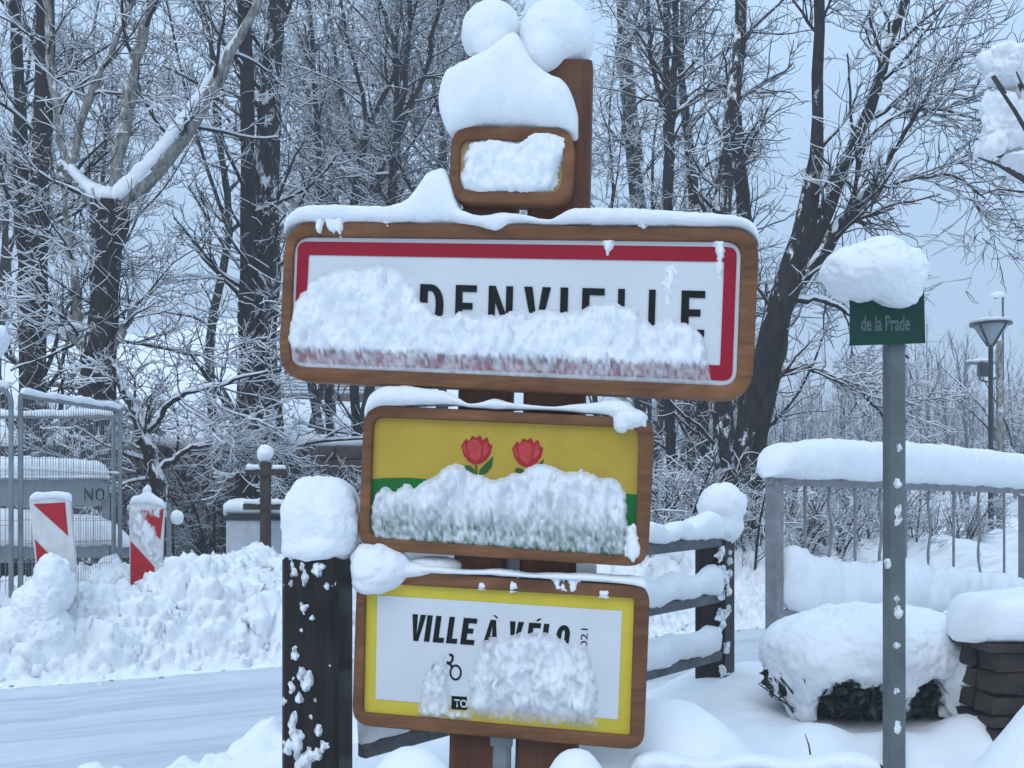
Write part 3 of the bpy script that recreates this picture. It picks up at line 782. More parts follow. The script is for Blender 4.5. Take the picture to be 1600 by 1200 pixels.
# ---- the yellow tulip board
b3 = thing('flower_village_sign', 'ochre yellow sign with two red tulips over a green hill, half buried in snow', 'sign')
q = [(571, 633), (1024, 655), (1012, 886), (562, 858)]; qi = [(585, 652), (998, 669), (993, 870), (579, 840)]
ring('frame', round_poly(q, 34, 7), round_poly(qi, 18, 7), SP, .020, -.05, M['frame_wood'], b3, bev=.11)
b3p = plate('panel', round_poly([(582, 649), (1002, 666), (997, 874), (576, 843)], 18, 7), SP, 0, .03, M['gold'], b3)
gr = [(581, 749), (600, 747), (640, 746.5), (670, 749), (720, 753), (780, 757), (850, 762), (920, 767), (998, 773), (994, 868), (980, 871), (600, 843), (579, 838)]
plate('green_hill', gr, SP, .002, .001, M['green'], b3p)
def tulip(cx, cy, s):
    tu = lambda pts: [(cx + x * s, cy + y * s) for x, y in pts]
    plate('tulip_flower', tu([(-24, -8), (-16, -20), (-12, -15), (-7, -24), (0, -21), (6, -25), (10, -17), (17, -22), (20, -12), (25, -9), (22, 4), (15, 14), (6, 20), (-4, 21), (-13, 16), (-20, 6)]), SP, .002, .001, M['tulip_dark'], b3p)
    for pet in ([(-14, -12), (-6, -19), (3, -17), (9, -8), (7, 8), (0, 16), (-9, 10), (-14, 0)], [(11, -10), (17, -16), (18, -8), (20, -2), (14, 8), (10, 6)], [(-22, -4), (-18, -12), (-16, -4), (-13, 8), (-18, 4)]):
        plate('petal', tu(pet), SP, .0032, .001, M['tulip'], b3p)
    plate('flower_stem', tu([(-2, 21.5), (1, 21.5), (1.5, 40), (-1.5, 40)]), SP, .0025, .001, M['leaf_print'], b3p)
    plate('printed_leaf', tu([(-3, 36), (-20, 27), (-17, 22), (-9, 23), (-3, 29)]), SP, .0032, .001, M['leaf_print'], b3p)
    plate('printed_leaf', tu([(3, 38), (6, 28), (16, 18), (26, 8), (24, 24), (16, 34)]), SP, .0032, .001, M['leaf_print'], b3p)
tulip(744.5, 705, 1.0); tulip(824, 709, 1.0)
mid = [R7(*p) for p in ((125, 670), (150, 600), (190, 553), (230, 580), (255, 578), (290, 545), (330, 565), (380, 540), (440, 510), (480, 470), (530, 452), (570, 462), (600, 495), (650, 500), (700, 528), (760, 520), (800, 500), (850, 485), (900, 455), (950, 448), (1000, 470), (1050, 490), (1130, 485), (1200, 500), (1225, 520), (1270, 515), (1320, 550), (1345, 610), (1355, 740), (1350, 890), (1100, 874), (700, 844), (300, 818), (150, 806), (128, 770))]
def cov_mid(X, Y, sd, nz):
    bot = 840 + (X - 580) * 30 / 413
    return .96 - .42 * sstep(bot - 80, bot - 10, Y) * (1 + .9 * nz) - sstep(9, 0, sd) * .2
face_snow('stuck_snow', SP, mid, b3, thick=.034, ramp_px=20, base=.003, step=2.4, cover_fn=cov_mid, rough=.014, streak=1.1, bot=(838, 866, 40))
face_snow('snow_fleck', SP, [R7(*p) for p in ((1358, 760), (1385, 745), (1405, 790), (1412, 870), (1388, 925), (1352, 890))], b3, thick=.016, ramp_px=6, base=.019, step=1.6, rough=.005)
cap([(573, 645, 662, .7), (580, 622, 645, .9), (592, 610, 638, 1), (610, 606, 634, 1.1), (650, 606, 634, 1.1), (700, 611, 634, 1.1), (718, 622, 634, 1), (735, 634, 638, .9), (752, 630, 639, .9), (772, 624, 640, .9), (800, 630, 641, .9), (830, 634, 641, .9), (870, 637, 643, .9), (900, 631, 646, .9), (930, 630, 648, .95), (952, 625, 650, 1), (975, 626, 658, 1), (995, 640, 667, 1), (1014, 655, 674, .9)], -.015, .055, b3, amp=.003, step=.011)
lump('snow_drift', PS(978, 656, .015), [(PS(985, 654, .015), (27 * S1, .05, 16 * S1)), (PS(971, 664, .018), (13 * S1, .04, 13 * S1)), (PS(965, 640, 0), (20 * S1, .05, 14 * S1))], b3, sub=5, amp=.003)

# ---- the cycling board
b4 = thing('cycling_town_sign', 'white cycling town sign with a lemon yellow border, lowest on the post', 'sign')
q = [(560, 888), (1016, 916), (1006, 1171), (552, 1131)]; qi = [(573, 910), (991, 934), (984, 1148), (569, 1112)]
ring('frame', round_poly(q, 30, 7), round_poly(qi, 4, 7), SP, .018, -.05, M['frame_wood'], b4, bev=.11)
b4p = plate('panel', [(570, 907), (994, 931), (987, 1151), (566, 1115)], SP, 0, .03, M['lemon'], b4)
plate('white_field', [(590, 930), (972, 954.4), (965.7, 1124), (587, 1092)], SP, .002, .001, M['white_panel'], b4p)
def L8(x0, x1, ch, top=127.0, **kw):
    px, py = R8(305 + x0, 494 + .073 * x0)
    letter(ch, (px, px + (x1 - x0) / 3.077, py - top / 3.077, py), SP, .0035, M['black'], b4p, slope=.07, shear=.14, **kw)
for ch, a, b, s in (('V', 0, 66, .42), ('I', 72, 98, 1), ('L', 114, 166, .5), ('L', 178, 230, .5), ('E', 246, 312, .42), ('A', 352, 424, .4), ('V', 468, 536, .42), ('E', 560, 618, .42), ('L', 632, 684, .5), ('O', 698, 762, .38)):
    L8(a, b, ch, s=s, h=.19)
for ch, a, b in (('grave', 388, 412), ('acute', 592, 622)):
    px, py = R8(305 + a + 18, 494 + .073 * a - 136)
    letter(ch, (px, px + (b - a) / 3.077, py - 14 / 3.077, py), SP, .0035, M['black'], b4p, slope=.07, name='accent')
tx, ty = R8(1160, 566)
text_mesh('2021', 15, tx, ty, SP, .0035, M['black'], b4p, rot=math.radians(88), sx=1.55)
# bicycle print: wheel, handlebar, frame bits
cx, cy = R8(530, 648)
wh = [(cx + 9.6 * math.cos(t * .314), cy + 12.6 * math.sin(t * .314)) for t in range(20)]; wi = [(cx + 6.8 * math.cos(t * .314), cy + 9.4 * math.sin(t * .314)) for t in range(20)]
ring('bicycle_wheel', wh, wi, SP, .0035, .0022, M['black'], b4p, bev=0)
cx2, cy2 = R8(440, 640)
ring('bicycle_wheel', [(x - cx + cx2, y - cy + cy2) for x, y in wh], [(x - cx + cx2, y - cy + cy2) for x, y in wi], SP, .0035, .0022, M['black'], b4p, bev=0)
plate('handlebar', [R8(*p) for p in ((497, 558), (512, 557), (521, 568), (520, 590), (508, 606), (520, 618), (512, 628), (498, 612), (486, 606), (488, 592), (500, 597), (510, 585), (510, 572), (500, 568))], SP, .0035, .001, M['black'], b4p)
plate('logo_box', [R8(*p) for p in ((511, 760), (584, 765), (583, 828), (509, 823))], SP, .003, .001, M['black'], b4p)
tx, ty = R8(524, 812)
text_mesh('TO', 52 / 3.077, tx, ty, SP, .0045, M['white_panel'], b4p, sx=.85, bold=.02, slope=.07)
velo = [R8(*p) for p in ((592, 800), (595, 700), (620, 580), (650, 510), (700, 480), (760, 478), (830, 460), (900, 455), (960, 458), (1020, 475), (1080, 512), (1150, 508), (1165, 560), (1195, 620), (1208, 720), (1200, 914), (1000, 900), (800, 884), (640, 870), (598, 860))]
def cov_velo(X, Y, sd, nz):
    bot = 1112 + (X - 569) * 36 / 415
    return .93 + .12 * nz - .42 * sstep(bot - 40, bot - 8, Y) * (1 + .8 * nz) - sstep(14, 0, sd) * .35
face_snow('stuck_snow', SP, velo, b4, thick=.020, ramp_px=28, base=.003, step=2.4, cover_fn=cov_velo, rough=.013, streak=1.0, bot=(1125, 1140, 40))
face_snow('stuck_snow', SP, [R8(*p) for p in ((350, 850), (375, 690), (410, 612), (440, 575), (475, 560), (490, 625), (500, 700), (510, 760), (508, 830), (600, 835), (610, 876), (430, 864))], b4, thick=.012, ramp_px=16, base=.003, step=2.2,
          cover_fn=lambda X, Y, sd, nz: .78 + .25 * nz - sstep(10, 0, sd) * .4, rough=.007)
cap([(600, 884, 896, .9), (640, 880, 894, 1), (690, 884, 896, 1), (730, 890, 897, .9), (780, 888, 899, .9), (830, 896, 902, .9), (870, 895, 905, .9), (910, 895, 907, 1), (960, 898, 910, 1), (1000, 901, 916, 1), (1013, 908, 925, .8)], -.015, .05, b4, amp=.003, step=.011)
lump('snow_drift', PS(592, 890, .01), [(PS(590, 888, .01), (40 * S1, .075, 41 * S1)), (PS(572, 875, .0), (24 * S1, .07, 28 * S1)), (PS(612, 888, .01), (30 * S1, .06, 30 * S1)), (PS(585, 912, .015), (32 * S1, .05, 17 * S1)), (PS(650, 890, -.01), (40 * S1, .05, 13 * S1))], b4, sub=5, amp=.004)
lump('snow_drift', PS(680, 882, -.03), [(PS(680, 884, -.03), (44 * S1, .04, 16 * S1))], b4, sub=4, amp=.003)
for pts in ([R8(*p) for p in ((1000, 190), (1030, 190), (1035, 225), (1048, 215), (1060, 250), (1015, 245))], [R8(*p) for p in ((1078, 200), (1112, 205), (1115, 245), (1085, 258), (1092, 225))], [R8(*p) for p in ((806, 215), (826, 210), (830, 240), (800, 245))], [R8(*p) for p in ((648, 215), (668, 212), (670, 232), (648, 236))], [R8(*p) for p in ((1225, 260), (1255, 262), (1255, 272), (1228, 270))]):
    face_snow('snow_fleck', SP, pts, b4, thick=.006, ramp_px=3, base=.018, step=1.2, rough=.002)
plate('white_tag', [(899, 881), (931, 883), (931, 899), (899, 897)], SP, BACK + .01, .004, M['white_panel'], sp)

def smear(plane, x, y, r, tall, parent, name='snow_fleck', thick=.008):
    pts = [(x + r * random.uniform(.45, 1.15) * math.cos(a), y + r * tall * random.uniform(.5, 1.15) * math.sin(a)) for a in (k * math.pi / 5.5 for k in range(11))]
    return face_snow(name, plane, pts, parent, thick=thick, ramp_px=max(2.0, r * .6), base=.001, step=max(1.0, r * .16), rough=.005, cover_fn=lambda X, Y, sd, nz: .75 + .4 * nz + sstep(0, r * .5, sd) * .3)

# ================================================================== TIMBER FENCE BEHIND THE SIGN
fe = thing('timber_fence', 'dark timber fence with three snow-laden grey rails behind the signs', 'fence')
def fpost(c, w, h0, h1, rz):
    mb = MB(); mb.box((c[0], c[1], (h0 + h1) / 2), (w, w, h1 - h0), rz, .012)
    return mb.build('fence_post', M['dark_wood'], fe)
p1 = P(497, 868, 3.12); fpost(p1, .184, -.2, p1.z, math.radians(-6))
p2 = P(1117, 842, 5.4); fpost(p2, .175, -.2, p2.z, math.radians(-32))
# snow on the near post
lump('snow_cap', p1 + Vector((.01, 0, .10)), [(p1 + Vector((.015 + dx, dy, .115)), (.078, .08, .128)) for dx in (-.047, .047) for dy in (-.035, .035)] + [(p1 + Vector((.015, 0, .13)), (.11, .11, .122)), (p1 + Vector((.01, 0, .03)), (.118, .12, .06))], fe, sub=6, amp=.0045, fine=14, sharp=50)
lump('snow_cap', p2 + Vector((.03, 0, .12)), [(p2 + Vector((.03, 0, .19)), (.135, .14, .125)), (p2 + Vector((-.05, 0, .05)), (.16, .15, .09)), (p2 + Vector((.03, 0, .08)), (.12, .13, .10))], fe, sub=5, amp=.006)
FP1 = Plane((p1.x - .105 * math.sin(math.radians(-6)) * -1, p1.y - .092, 1), (math.sin(math.radians(-6)), -math.cos(math.radians(-6)), 0))
for x, y, r, tall in ((456, 882, 4, 1.6), (472, 884, 5, 1.2), (458, 893, 6, 1.3), (476, 902, 5, 2.0), (495, 890, 8, 1.2), (500, 886, 5, 1), (454, 911, 5, 1.6), (511, 917, 5, .9), (520, 915, 3, 1.2), (474, 952, 5, 2.0), (460, 1018, 5, 2.6), (472, 1055, 6, 2.6), (480, 1068, 9, 2.0), (455, 1073, 6, 1.9), (466, 1091, 5, 1.9), (457, 1132, 10, 2.2), (464, 1158, 15, 1.8), (452, 1168, 8, 1.5), (478, 1188, 15, 1.2), (468, 1200, 18, 1.0), (498, 1142, 4, 1.8), (506, 1166, 6, 1.7), (496, 1178, 6, 1.7), (446, 1095, 2, 1), (492, 1096, 2.5, 1), (488, 965, 2, 1.4), (470, 985, 2, 1.5), (515, 1040, 2, 1.5), (486, 1120, 2.5, 1.5)):
    smear(FP1, x, y, r, tall, fe, thick=.006 + r * .0009)
FP2 = Plane((p2.x + .090 * math.cos(math.radians(-32)), p2.y + .090 * math.sin(math.radians(-32)), 1), (math.cos(math.radians(-32)), math.sin(math.radians(-32)), 0))
for k in range(26):
    smear(FP2, random.uniform(1126, 1143), random.uniform(858, 1062), random.uniform(1.2, 2.8), random.uniform(1.3, 2.8), fe, thick=.007)
rail_rows = ((848, 868), (938, 1030), (1025, 1152))        # rail centre rows at the far and near post
for yr, yl in ((846, 905), (932, 1035), (1022, 1168)):
    a = P(545, yl, 3.24) ; b = P(1108, yr, 5.33)
    d = (b - a).normalized(); side = Vector((d.y, -d.x, 0)).normalized(); up = d.cross(side) * -1
    Rm = Matrix((d, side, side.cross(d) * -1)).transposed()
    mb = MB(); c = (a + b) / 2 + side * .06
    mb.box(c, ((b - a).length, .045, .055), 0, .008, mat=Matrix((d, d.cross(Vector((0, 0, 1))).normalized(), d.cross(Vector((0, 0, 1))).normalized().cross(d))).transposed())
    mb.build('rail', M['rail_wood'], fe)
    n_ = 24; stn = []
    for i in range(n_ + 1):
        t = .0 + 1.0 * i / n_
        q0 = a.lerp(b, t) + side * .06 + Vector((0, 0, .022))
        h = .125 + .03 * math.sin(i * 1.7) + .02 * random.random()
        if yl < 1000: h = .10 + .06 * max(0, (t - .86) * 7) + .03 * math.sin(i * 2.3)
        stn.append((q0, q0 + Vector((0, 0, h)), .055))
    loft_snow('rail_snow', stn, side, fe, step=.03, amp=.007, k=14)

# ================================================================== STREET NAME SIGN
SD = 3.9
ss = thing('street_name_sign', 'dark green street name plate on a grey pole under a snow cap', 'street sign')
GP = Plane(P(1390, 500, SD), (-.04, -1, 0))
a = P(1397, 1300, SD + .055); b = P(1397, 440, SD + .055)
mb = MB(); rx = 14.6 / F_PX * SD; mb.box((a + b) / 2, (rx * 2, rx * 1.6, b.z - a.z), math.radians(3), .008); mb.build('pole', M['pole_grey'], ss)
npl = plate('name_plate', [(1328, 467), (1440, 421), (1444, 536), (1328, 539)] if False else [(1328, 440), (1443, 420), (1446, 536), (1328, 540)], GP, .0, .006, M['street_green'], ss)
text_mesh('de la Prade', 34, 1345, 517, GP, .0025, M['faded'], npl, sx=.50, bold=.018, slope=-.01)
SS = SD / F_PX
lump('snow_cap', P(1368, 428, SD - .01), [(P(1364, 432, SD - .01), (72 * SS, .17, 38 * SS)), (P(1350, 425, SD), (56 * SS, .16, 46 * SS)), (P(1375, 408, SD), (40 * SS, .14, 34 * SS)), (P(1410, 424, SD), (30 * SS, .14, 33 * SS)), (P(1398, 455, SD - .03), (38 * SS, .10, 26 * SS)), (P(1312, 420, SD), (26 * SS, .12, 26 * SS))], ss, sub=6, amp=.006)
PP = Plane(P(1397, 800, SD + .055 - rx * .8 - .003), (math.sin(math.radians(3)), -math.cos(math.radians(3)), 0))
for x, y, r, tall in ((1403, 755, 3.5, 2), (1404, 812, 4.5, 2), (1404, 796, 3, 2), (1403, 938, 3.5, 1.8), (1404, 955, 4.5, 2), (1403, 1138, 4, 2.4), (1404, 700, 2, 2), (1402, 1010, 2, 1.6), (1389, 880, 1.5, 3), (1400, 1080, 1.5, 2.5)):
    smear(PP, x, y, r, tall, ss)


# ================================================================== IRON RAILING
ra = thing('iron_railing', 'grey iron railing of straight and wavy bars under a thick roll of snow', 'railing')
RA_, RB_ = P(1208, 752, 6.0), P(1604, 766, 8.75)
RB_.z = RA_.z
rd = (RB_ - RA_).normalized(); rs = Vector((rd.y, -rd.x, 0))
Rrot = math.atan2(rd.y, rd.x)
def rail_at(px):                                            # point of the railing line that is seen in column px
    k = (px - 800) / F_PX; t = (k * RA_.y - RA_.x) / (rd.x - k * rd.y); return RA_ + rd * t
mb = MB(); mb.box((RA_ + RB_) / 2, ((RB_ - RA_).length + .08, .05, .05), Rrot, .005); mb.build('top_rail', M['iron'], ra)
zb = 1.2 - (962 - 800) / F_PX * 6.0
mb = MB(); c = (RA_ + RB_) / 2; mb.box((c.x, c.y, zb), ((RB_ - RA_).length, .05, .06), Rrot, .005); mb.build('bottom_rail', M['iron'], ra)
for px in (1210, 1601):
    c = rail_at(px); mb = MB(); mb.box((c.x, c.y, (c.z + .027) / 2), (.085, .085, c.z - .027), Rrot, .006); mb.build('railing_post', M['iron'], ra)
for i, px in enumerate((1258, 1297, 1336, 1376, 1415, 1452, 1490, 1530, 1569)):
    c = rail_at(px); mb = MB()
    if i % 2 == 0: mb.box((c.x, c.y, (c.z - .025 + zb) / 2), (.016, .016, c.z - .025 - zb), Rrot)
    else:
        n_ = 14; pts = [Vector((c.x, c.y, 0)) + rd * (.022 * math.sin(k / n_ * 4 * math.pi)) + Vector((0, 0, zb + (c.z - .02 - zb) * k / n_)) for k in range(n_ + 1)]
        mb.tube(pts, .011, 6)
    o = mb.build('baluster', M['iron'], ra)
    if i % 2:
        q0 = Vector((c.x, c.y, zb + .25)) - rs * .0 ; lump('snow_fleck', q0 + rs * .012, [(q0 + rs * .012, (.016, .016, .07))], ra, sub=2, amp=.004)
stn = []
for px, yt in ((1199, 712), (1206, 696), (1225, 690), (1290, 687), (1390, 690), (1470, 696), (1540, 704), (1590, 710), (1606, 718)):
    c = rail_at(px); zt = 1.2 + (800 - yt) / F_PX * c.y
    stn.append((Vector((c.x, c.y, c.z + .02)), Vector((c.x, c.y, zt)), .15))
loft_snow('rail_snow', stn, rs, ra, step=.03, amp=.006, k=24, e=.8)
stn = []
for px, yt, yb in ((1216, 850, 940), (1230, 858, 958), (1280, 868, 956), (1340, 880, 957), (1420, 872, 955), (1480, 885, 952), (1540, 890, 945), (1595, 905, 940)):
    c = rail_at(px); stn.append((Vector((c.x, c.y, 1.2 + (800 - yb) / F_PX * c.y)), Vector((c.x, c.y, 1.2 + (800 - yt) / F_PX * c.y)), .09))
loft_snow('rail_snow', stn, rs, ra, step=.03, amp=.016, k=18, fine=11, e=.9, smooth_amp=.02)
c = rail_at(1601); lump('snow_cap', c + Vector((0, 0, .06)), [(c + Vector((0, 0, .06)), (.10, .10, .12))], ra, sub=4)

# ================================================================== SNOWED-UNDER SHRUB
HD = 4.55; HS = HD / F_PX
sh = thing('evergreen_shrub', 'low dark evergreen shrub bent under a great pillow of snow', 'shrub')
v, f = lump_np(P(1350, 1020, HD + .1), [(P(1350, 1018, HD + .1), (150 * HS, .48, 74 * HS)), (P(1420, 1020, HD + .1), (105 * HS, .45, 74 * HS)), (P(1262, 1030, HD + .05), (66 * HS, .40, 62 * HS)), (P(1350, 1000, HD + .1), (120 * HS, .42, 56 * HS)), (P(1470, 1035, HD + .0), (48 * HS, .40, 66 * HS))], sub=7, amp=.010, fine=9)
# the underside hangs in ragged tongues
low = sstep(.50, .30, v[:, 2]); tongue = fbm(np.stack([v[:, 0] * 7.5, v[:, 1] * 4, v[:, 2] * 0], -1), 3)
v[:, 2] += low * (tongue * .18 + .022)
v += (low * .02)[:, None] * np.stack([fbm(v * 30, 2), fbm(v * 30 + 50, 2), fbm(v * 30 + 90, 2)], -1)
link('snow_cap', mesh_np('snow_cap', v, None, f), M['snow'], sh)
def leaf_mass(name, c, rad, n, size, mat, parent, zlim=None):
    u = RNG.normal(size=(n, 3)); u /= np.linalg.norm(u, axis=1)[:, None]
    p = np.array(c) + u * np.array(rad) * RNG.uniform(.5, 1.0, (n, 1)) ** .5
    d1 = RNG.normal(size=(n, 3)); d1 /= np.linalg.norm(d1, axis=1)[:, None]
    d2 = np.cross(d1, RNG.normal(size=(n, 3))); d2 /= np.linalg.norm(d2, axis=1)[:, None]
    s = size * RNG.uniform(.6, 1.3, (n, 1))
    V = np.stack([p - d1 * s, p + d2 * s * .4, p + d1 * s, p - d2 * s * .4], 1).reshape(-1, 3)
    o = link(name, mesh_np(name, V, np.arange(n * 4).reshape(-1, 4), None, False), mat, parent); o['kind'] = 'stuff'; return o
leaf_mass('leaves', P(1350, 1062, HD + .04), (.47, .36, .17), 6000, .035, M['hedge'], sh)
leaf_mass('leaves', P(1450, 1070, HD + .04), (.22, .30, .16), 2500, .035, M['hedge'], sh)
mb = MB()
for k in range(70):
    a = P(random.uniform(1235, 1490), random.uniform(1085, 1115), HD + random.uniform(-.2, .3)); mb.bar(a, a + Vector((random.uniform(-.15, .15), random.uniform(-.2, .1), random.uniform(.08, .17))), .006, 4, .003)
mb.build('twigs', M['twig'], sh)

# ================================================================== STONE PILLAR
PD = 3.95; PSc = PD / F_PX
pi_ = thing('stone_pillar', 'squat dark stone pillar with an overhanging slab beneath a snow cushion', 'pillar')
pl, pr = P(1552, 1018, PD), P(1760, 1018, PD)
px0, px1 = pl.x, pr.x; pw = px1 - px0
mb = MB(); mb.box(((px0 + px1) / 2, PD + .17, .27), (pw - .05, .27, .66), 0, 0); mb.build('core', M['mortar'], pi_)
def rough_stone(mb):
    o = mb.build('stone', M['stone'], pi_)
    for v in o.data.vertices: v.co += Vector((random.uniform(-.009, .009), random.uniform(-.010, .010), random.uniform(-.006, .006)))
    return o
zt = pl.z
z = zt
row = 0
while z > -.02:
    h = random.choice((.05, .07, .09, .12)); x = px0 + random.uniform(-.02, 0)
    while x < px1:
        w = random.uniform(.12, .26); w = min(w, px1 + .01 - x)
        if w < .05: break
        mb = MB(); mb.box((x + w / 2, PD + .06 + random.uniform(-.014, .007), z - h / 2), (w - .012, .14, h - .010), random.uniform(-.04, .04), .007)
        rough_stone(mb); x += w
    y = PD + .13
    while y < PD + .24:                                       # left return of the pillar
        w = random.uniform(.12, .2)
        mb = MB(); mb.box((px0 + .055 + random.uniform(-.012, .012), y + w / 2 + .01, z - h / 2), (.13, w - .012, h - .010), 0, .007); rough_stone(mb); y += w
    z -= h; row += 1
mb = MB(); mb.box(((px0 + px1) / 2, PD + .15, zt + .018), (pw + .08, .40, .036), 0, .006); mb.build('cap_slab', M['stone'], pi_)
sl = zt + .036
loft_snow('snow_cap', [(Vector((x, PD + .15, sl - .012)), Vector((x, PD + .15, sl + h)), .23) for x, h in ((px0 - .085, .13), (px0 - .04, .175), (px0 + .05, .195), (px0 + .2, .205), (px0 + .35, .205), (px1 + .03, .18))], (0, 1, 0), pi_, step=.02, amp=.006, k=32, e=.6, fine=12)

# low rail along the bottom of the picture
lr = thing('low_timber_rail', 'low dark timber rail nearly buried in snow in front of the shrub', 'rail')
a, b = P(985, 1213, 2.95), P(1374, 1212, 3.05)
mb = MB(); mb.box((a + b) / 2, ((b - a).length, .07, .06), math.atan2((b - a).y, (b - a).x), .008); mb.build('timber', M['dark_wood'], lr)
loft_snow('rail_snow', [(a.lerp(b, t) + Vector((0, 0, .025)), a.lerp(b, t) + Vector((0, 0, .062 + .012 * math.sin(t * 17))), .055) for t in np.linspace(0, 1, 14)], (0, 1, 0), lr, step=.02, amp=.005)
tw = thing('dry_stalk', 'thin dry stalk poking out of the smooth snow by the pole', 'plant')
mb = MB(); mb.tube([P(1267, 1185, 3.5), P(1264, 1165, 3.5), P(1258, 1147, 3.5)], [.0035, .003, .0015], 5); mb.build('stem', M['twig'], tw)

# ================================================================== ROADWORKS CORNER
def fence_panel(name, label, a, b, z0, z1, nw, rounded=False):
    t_ = thing(name, label, 'fence', 'mesh site fence panels')
    d = Vector((b[0] - a[0], b[1] - a[1], 0)); L_ = d.length; d.normalize(); s_ = Vector((d.y, -d.x, 0))
    A = Vector((a[0], a[1], 0))
    pt = lambda u, z: A + d * u + Vector((0, 0, z))
    r = .019
    mb = MB()
    if rounded: mb.tube([pt(0, z1)] + [pt(L_ - .1 + .1 * math.sin(k * math.pi / 12), z1 - .1 + .1 * math.cos(k * math.pi / 12)) for k in range(7)] + [pt(L_, z0)], r, 10)
    else: mb.bar(pt(0, z1), pt(L_, z1), r, 10)
    mb.build('top_tube', M['galv'], t_, True)
    for u in ((0,) if rounded else (0, L_)):
        mb = MB(); mb.bar(pt(u, z0 - .1), pt(u, z1), r, 10); mb.build('upright', M['galv'], t_, True)
    mb = MB(); mb.bar(pt(0, z0 + .12), pt(L_, z0 + .12), r * .8, 8); mb.build('bottom_tube', M['galv'], t_, True)
    mb = MB()
    for k in range(1, nw): mb.bar(pt(L_ * k / nw, z0 + .12), pt(L_ * k / nw, z1 - .02), .0022, 4, cap=False)
    for k in range(1, 8): z = z0 + .12 + (z1 - z0 - .12) * k / 8; mb.bar(pt(0, z), pt(L_, z), .0026, 4, cap=False)
    mb.build('wire_mesh', M['galv'], t_)
    n_ = 12
    loft_snow('rail_snow', [(pt(L_ * k / n_, z1 + .006), pt(L_ * k / n_, z1 + .062 + .014 * math.sin(k * 1.9)), .032) for k in range(n_ + 1)], s_, t_, step=.025, amp=.005, k=12)
    for zz in (z0 + (z1 - z0) * .66, z0 + .14):
        loft_snow('rail_snow', [(pt(L_ * k / n_, zz), pt(L_ * k / n_, zz + .018), .012) for k in range(n_ + 1)], s_, t_, step=.025, amp=.004, k=8)
    return t_
fence_panel('site_fence', 'mesh site fence panel running back to the corner post', (-3.80, 7.42), (-3.47, 8.50), .45, 2.10, 40)
fence_panel('site_fence', 'mesh site fence panel standing square behind the grey lettered board', (-6.6, 8.62), (-3.55, 8.56), .45, 2.05, 50)
fence_panel('site_fence', 'mesh site fence panel with rounded snowy corner at the left edge', (-4.6, 6.9), (-3.84, 7.36), .35, 2.14, 24, True)
# lettered board behind the fence
nb = thing('lettered_board', 'grey board lettered NO with clipped corners, a bolster of snow along its top', 'sign board')
BD = 9.3; BP = Plane((0, BD, 0), (0, -1, 0))
nbp = plate('board', [(-160, 748), (158, 748), (167, 757), (167, 778), (152, 791), (-160, 791)], BP, 0, .03, M['board_grey'], nb)
letter('N', (132, 146, 763, 783), BP, .003, M['black'], nbp, s=.22)
letter('O', (149.5, 164, 763, 783), BP, .003, M['black'], nbp, s=.22)
for x0, x1, y0, y1 in ((-160, 130, 815, 828), (-160, 205, 852, 872), (-160, 205, 880, 930)):
    plate('lower_board', [(x0, y0), (x1, y0), (x1, y1), (x0, y1)], BP, -.06, .03, M['board_grey'] if y0 < 870 else M['dark_wood'], nb)
for x in (-20, 158): plate('upright', [(x, 745), (x + 10, 745), (x + 10, 960), (x, 960)], BP, -.031, .028, M['galv'], nb)
bp = lambda x, y, o=0: BP.at(x, y, o)
loft_snow('board_snow', [(bp(x, 749, -.02), bp(x, yt, -.02), .11) for x, yt in ((-160, 718), (-40, 716), (60, 714), (120, 716), (155, 720), (170, 732))], (0, 1, 0), nb, step=.04, amp=.008, k=16)
loft_snow('board_snow', [(bp(x, 853, -.05), bp(x, yt, -.05), .10) for x, yt in ((-160, 800), (20, 795), (90, 800), (150, 805), (203, 835))], (0, 1, 0), nb, step=.04, amp=.012, k=16)

def delineator(label, quad, d, reds, snow_top, d2=None):
    t_ = thing('warning_panel', label, 'warning panel', 'red and white roadworks panels')
    pn = Plane(P(quad[0][0], 850, d), (.12, -1, 0))
    plate('panel', round_poly(quad, 5, 3), pn, 0, .045, M['white_sheet'], t_)
    for r_ in reds: plate('red_stripe', r_, pn, .003, .002, M['red_sheet'], t_)
    n_ = len(snow_top)
    loft_snow('snow_cap', [(pn.at(x, yb, -.02), pn.at(x, yt, -.02), .04) for x, yt, yb in snow_top], (0, 1, 0), t_, step=.015, amp=.006, k=14)
    return t_, pn
Z3 = lambda x, y: (x / 3.0, 550 + y / 3.0)
w1, pn1 = delineator('leaning red and white warning panel half sunk in the snow bank', [(45, 778), (108, 775), (129, 1015), (70, 1015)], 7.15,
    [[Z3(155, 713), Z3(305, 705), Z3(320, 862)], [Z3(164, 878), Z3(338, 1062), Z3(346, 1138), Z3(318, 1150), Z3(176, 1005)]], [(45, 775, 784), (52, 770, 782), (70, 768, 780), (90, 768, 780), (104, 770, 780), (110, 775, 783)])
w2, pn2 = delineator('upright red and white warning panel smeared with snow, snow peak on top', [(202, 782), (257, 787), (250, 940), (203, 940)], 8.1,
    [[Z3(640, 742), Z3(768, 735), Z3(752, 880), Z3(725, 850)], [Z3(612, 884), Z3(725, 1008), Z3(722, 1100), Z3(612, 1100)]], [(201, 780, 790), (206, 775, 789), (220, 772, 788), (229, 762, 788), (236, 770, 789), (250, 778, 792), (258, 784, 795)])
lump('snow_peak', pn2.at(229, 768, -.02), [(pn2.at(229, 766, -.02), (.026, .026, .045))], w2, sub=4)
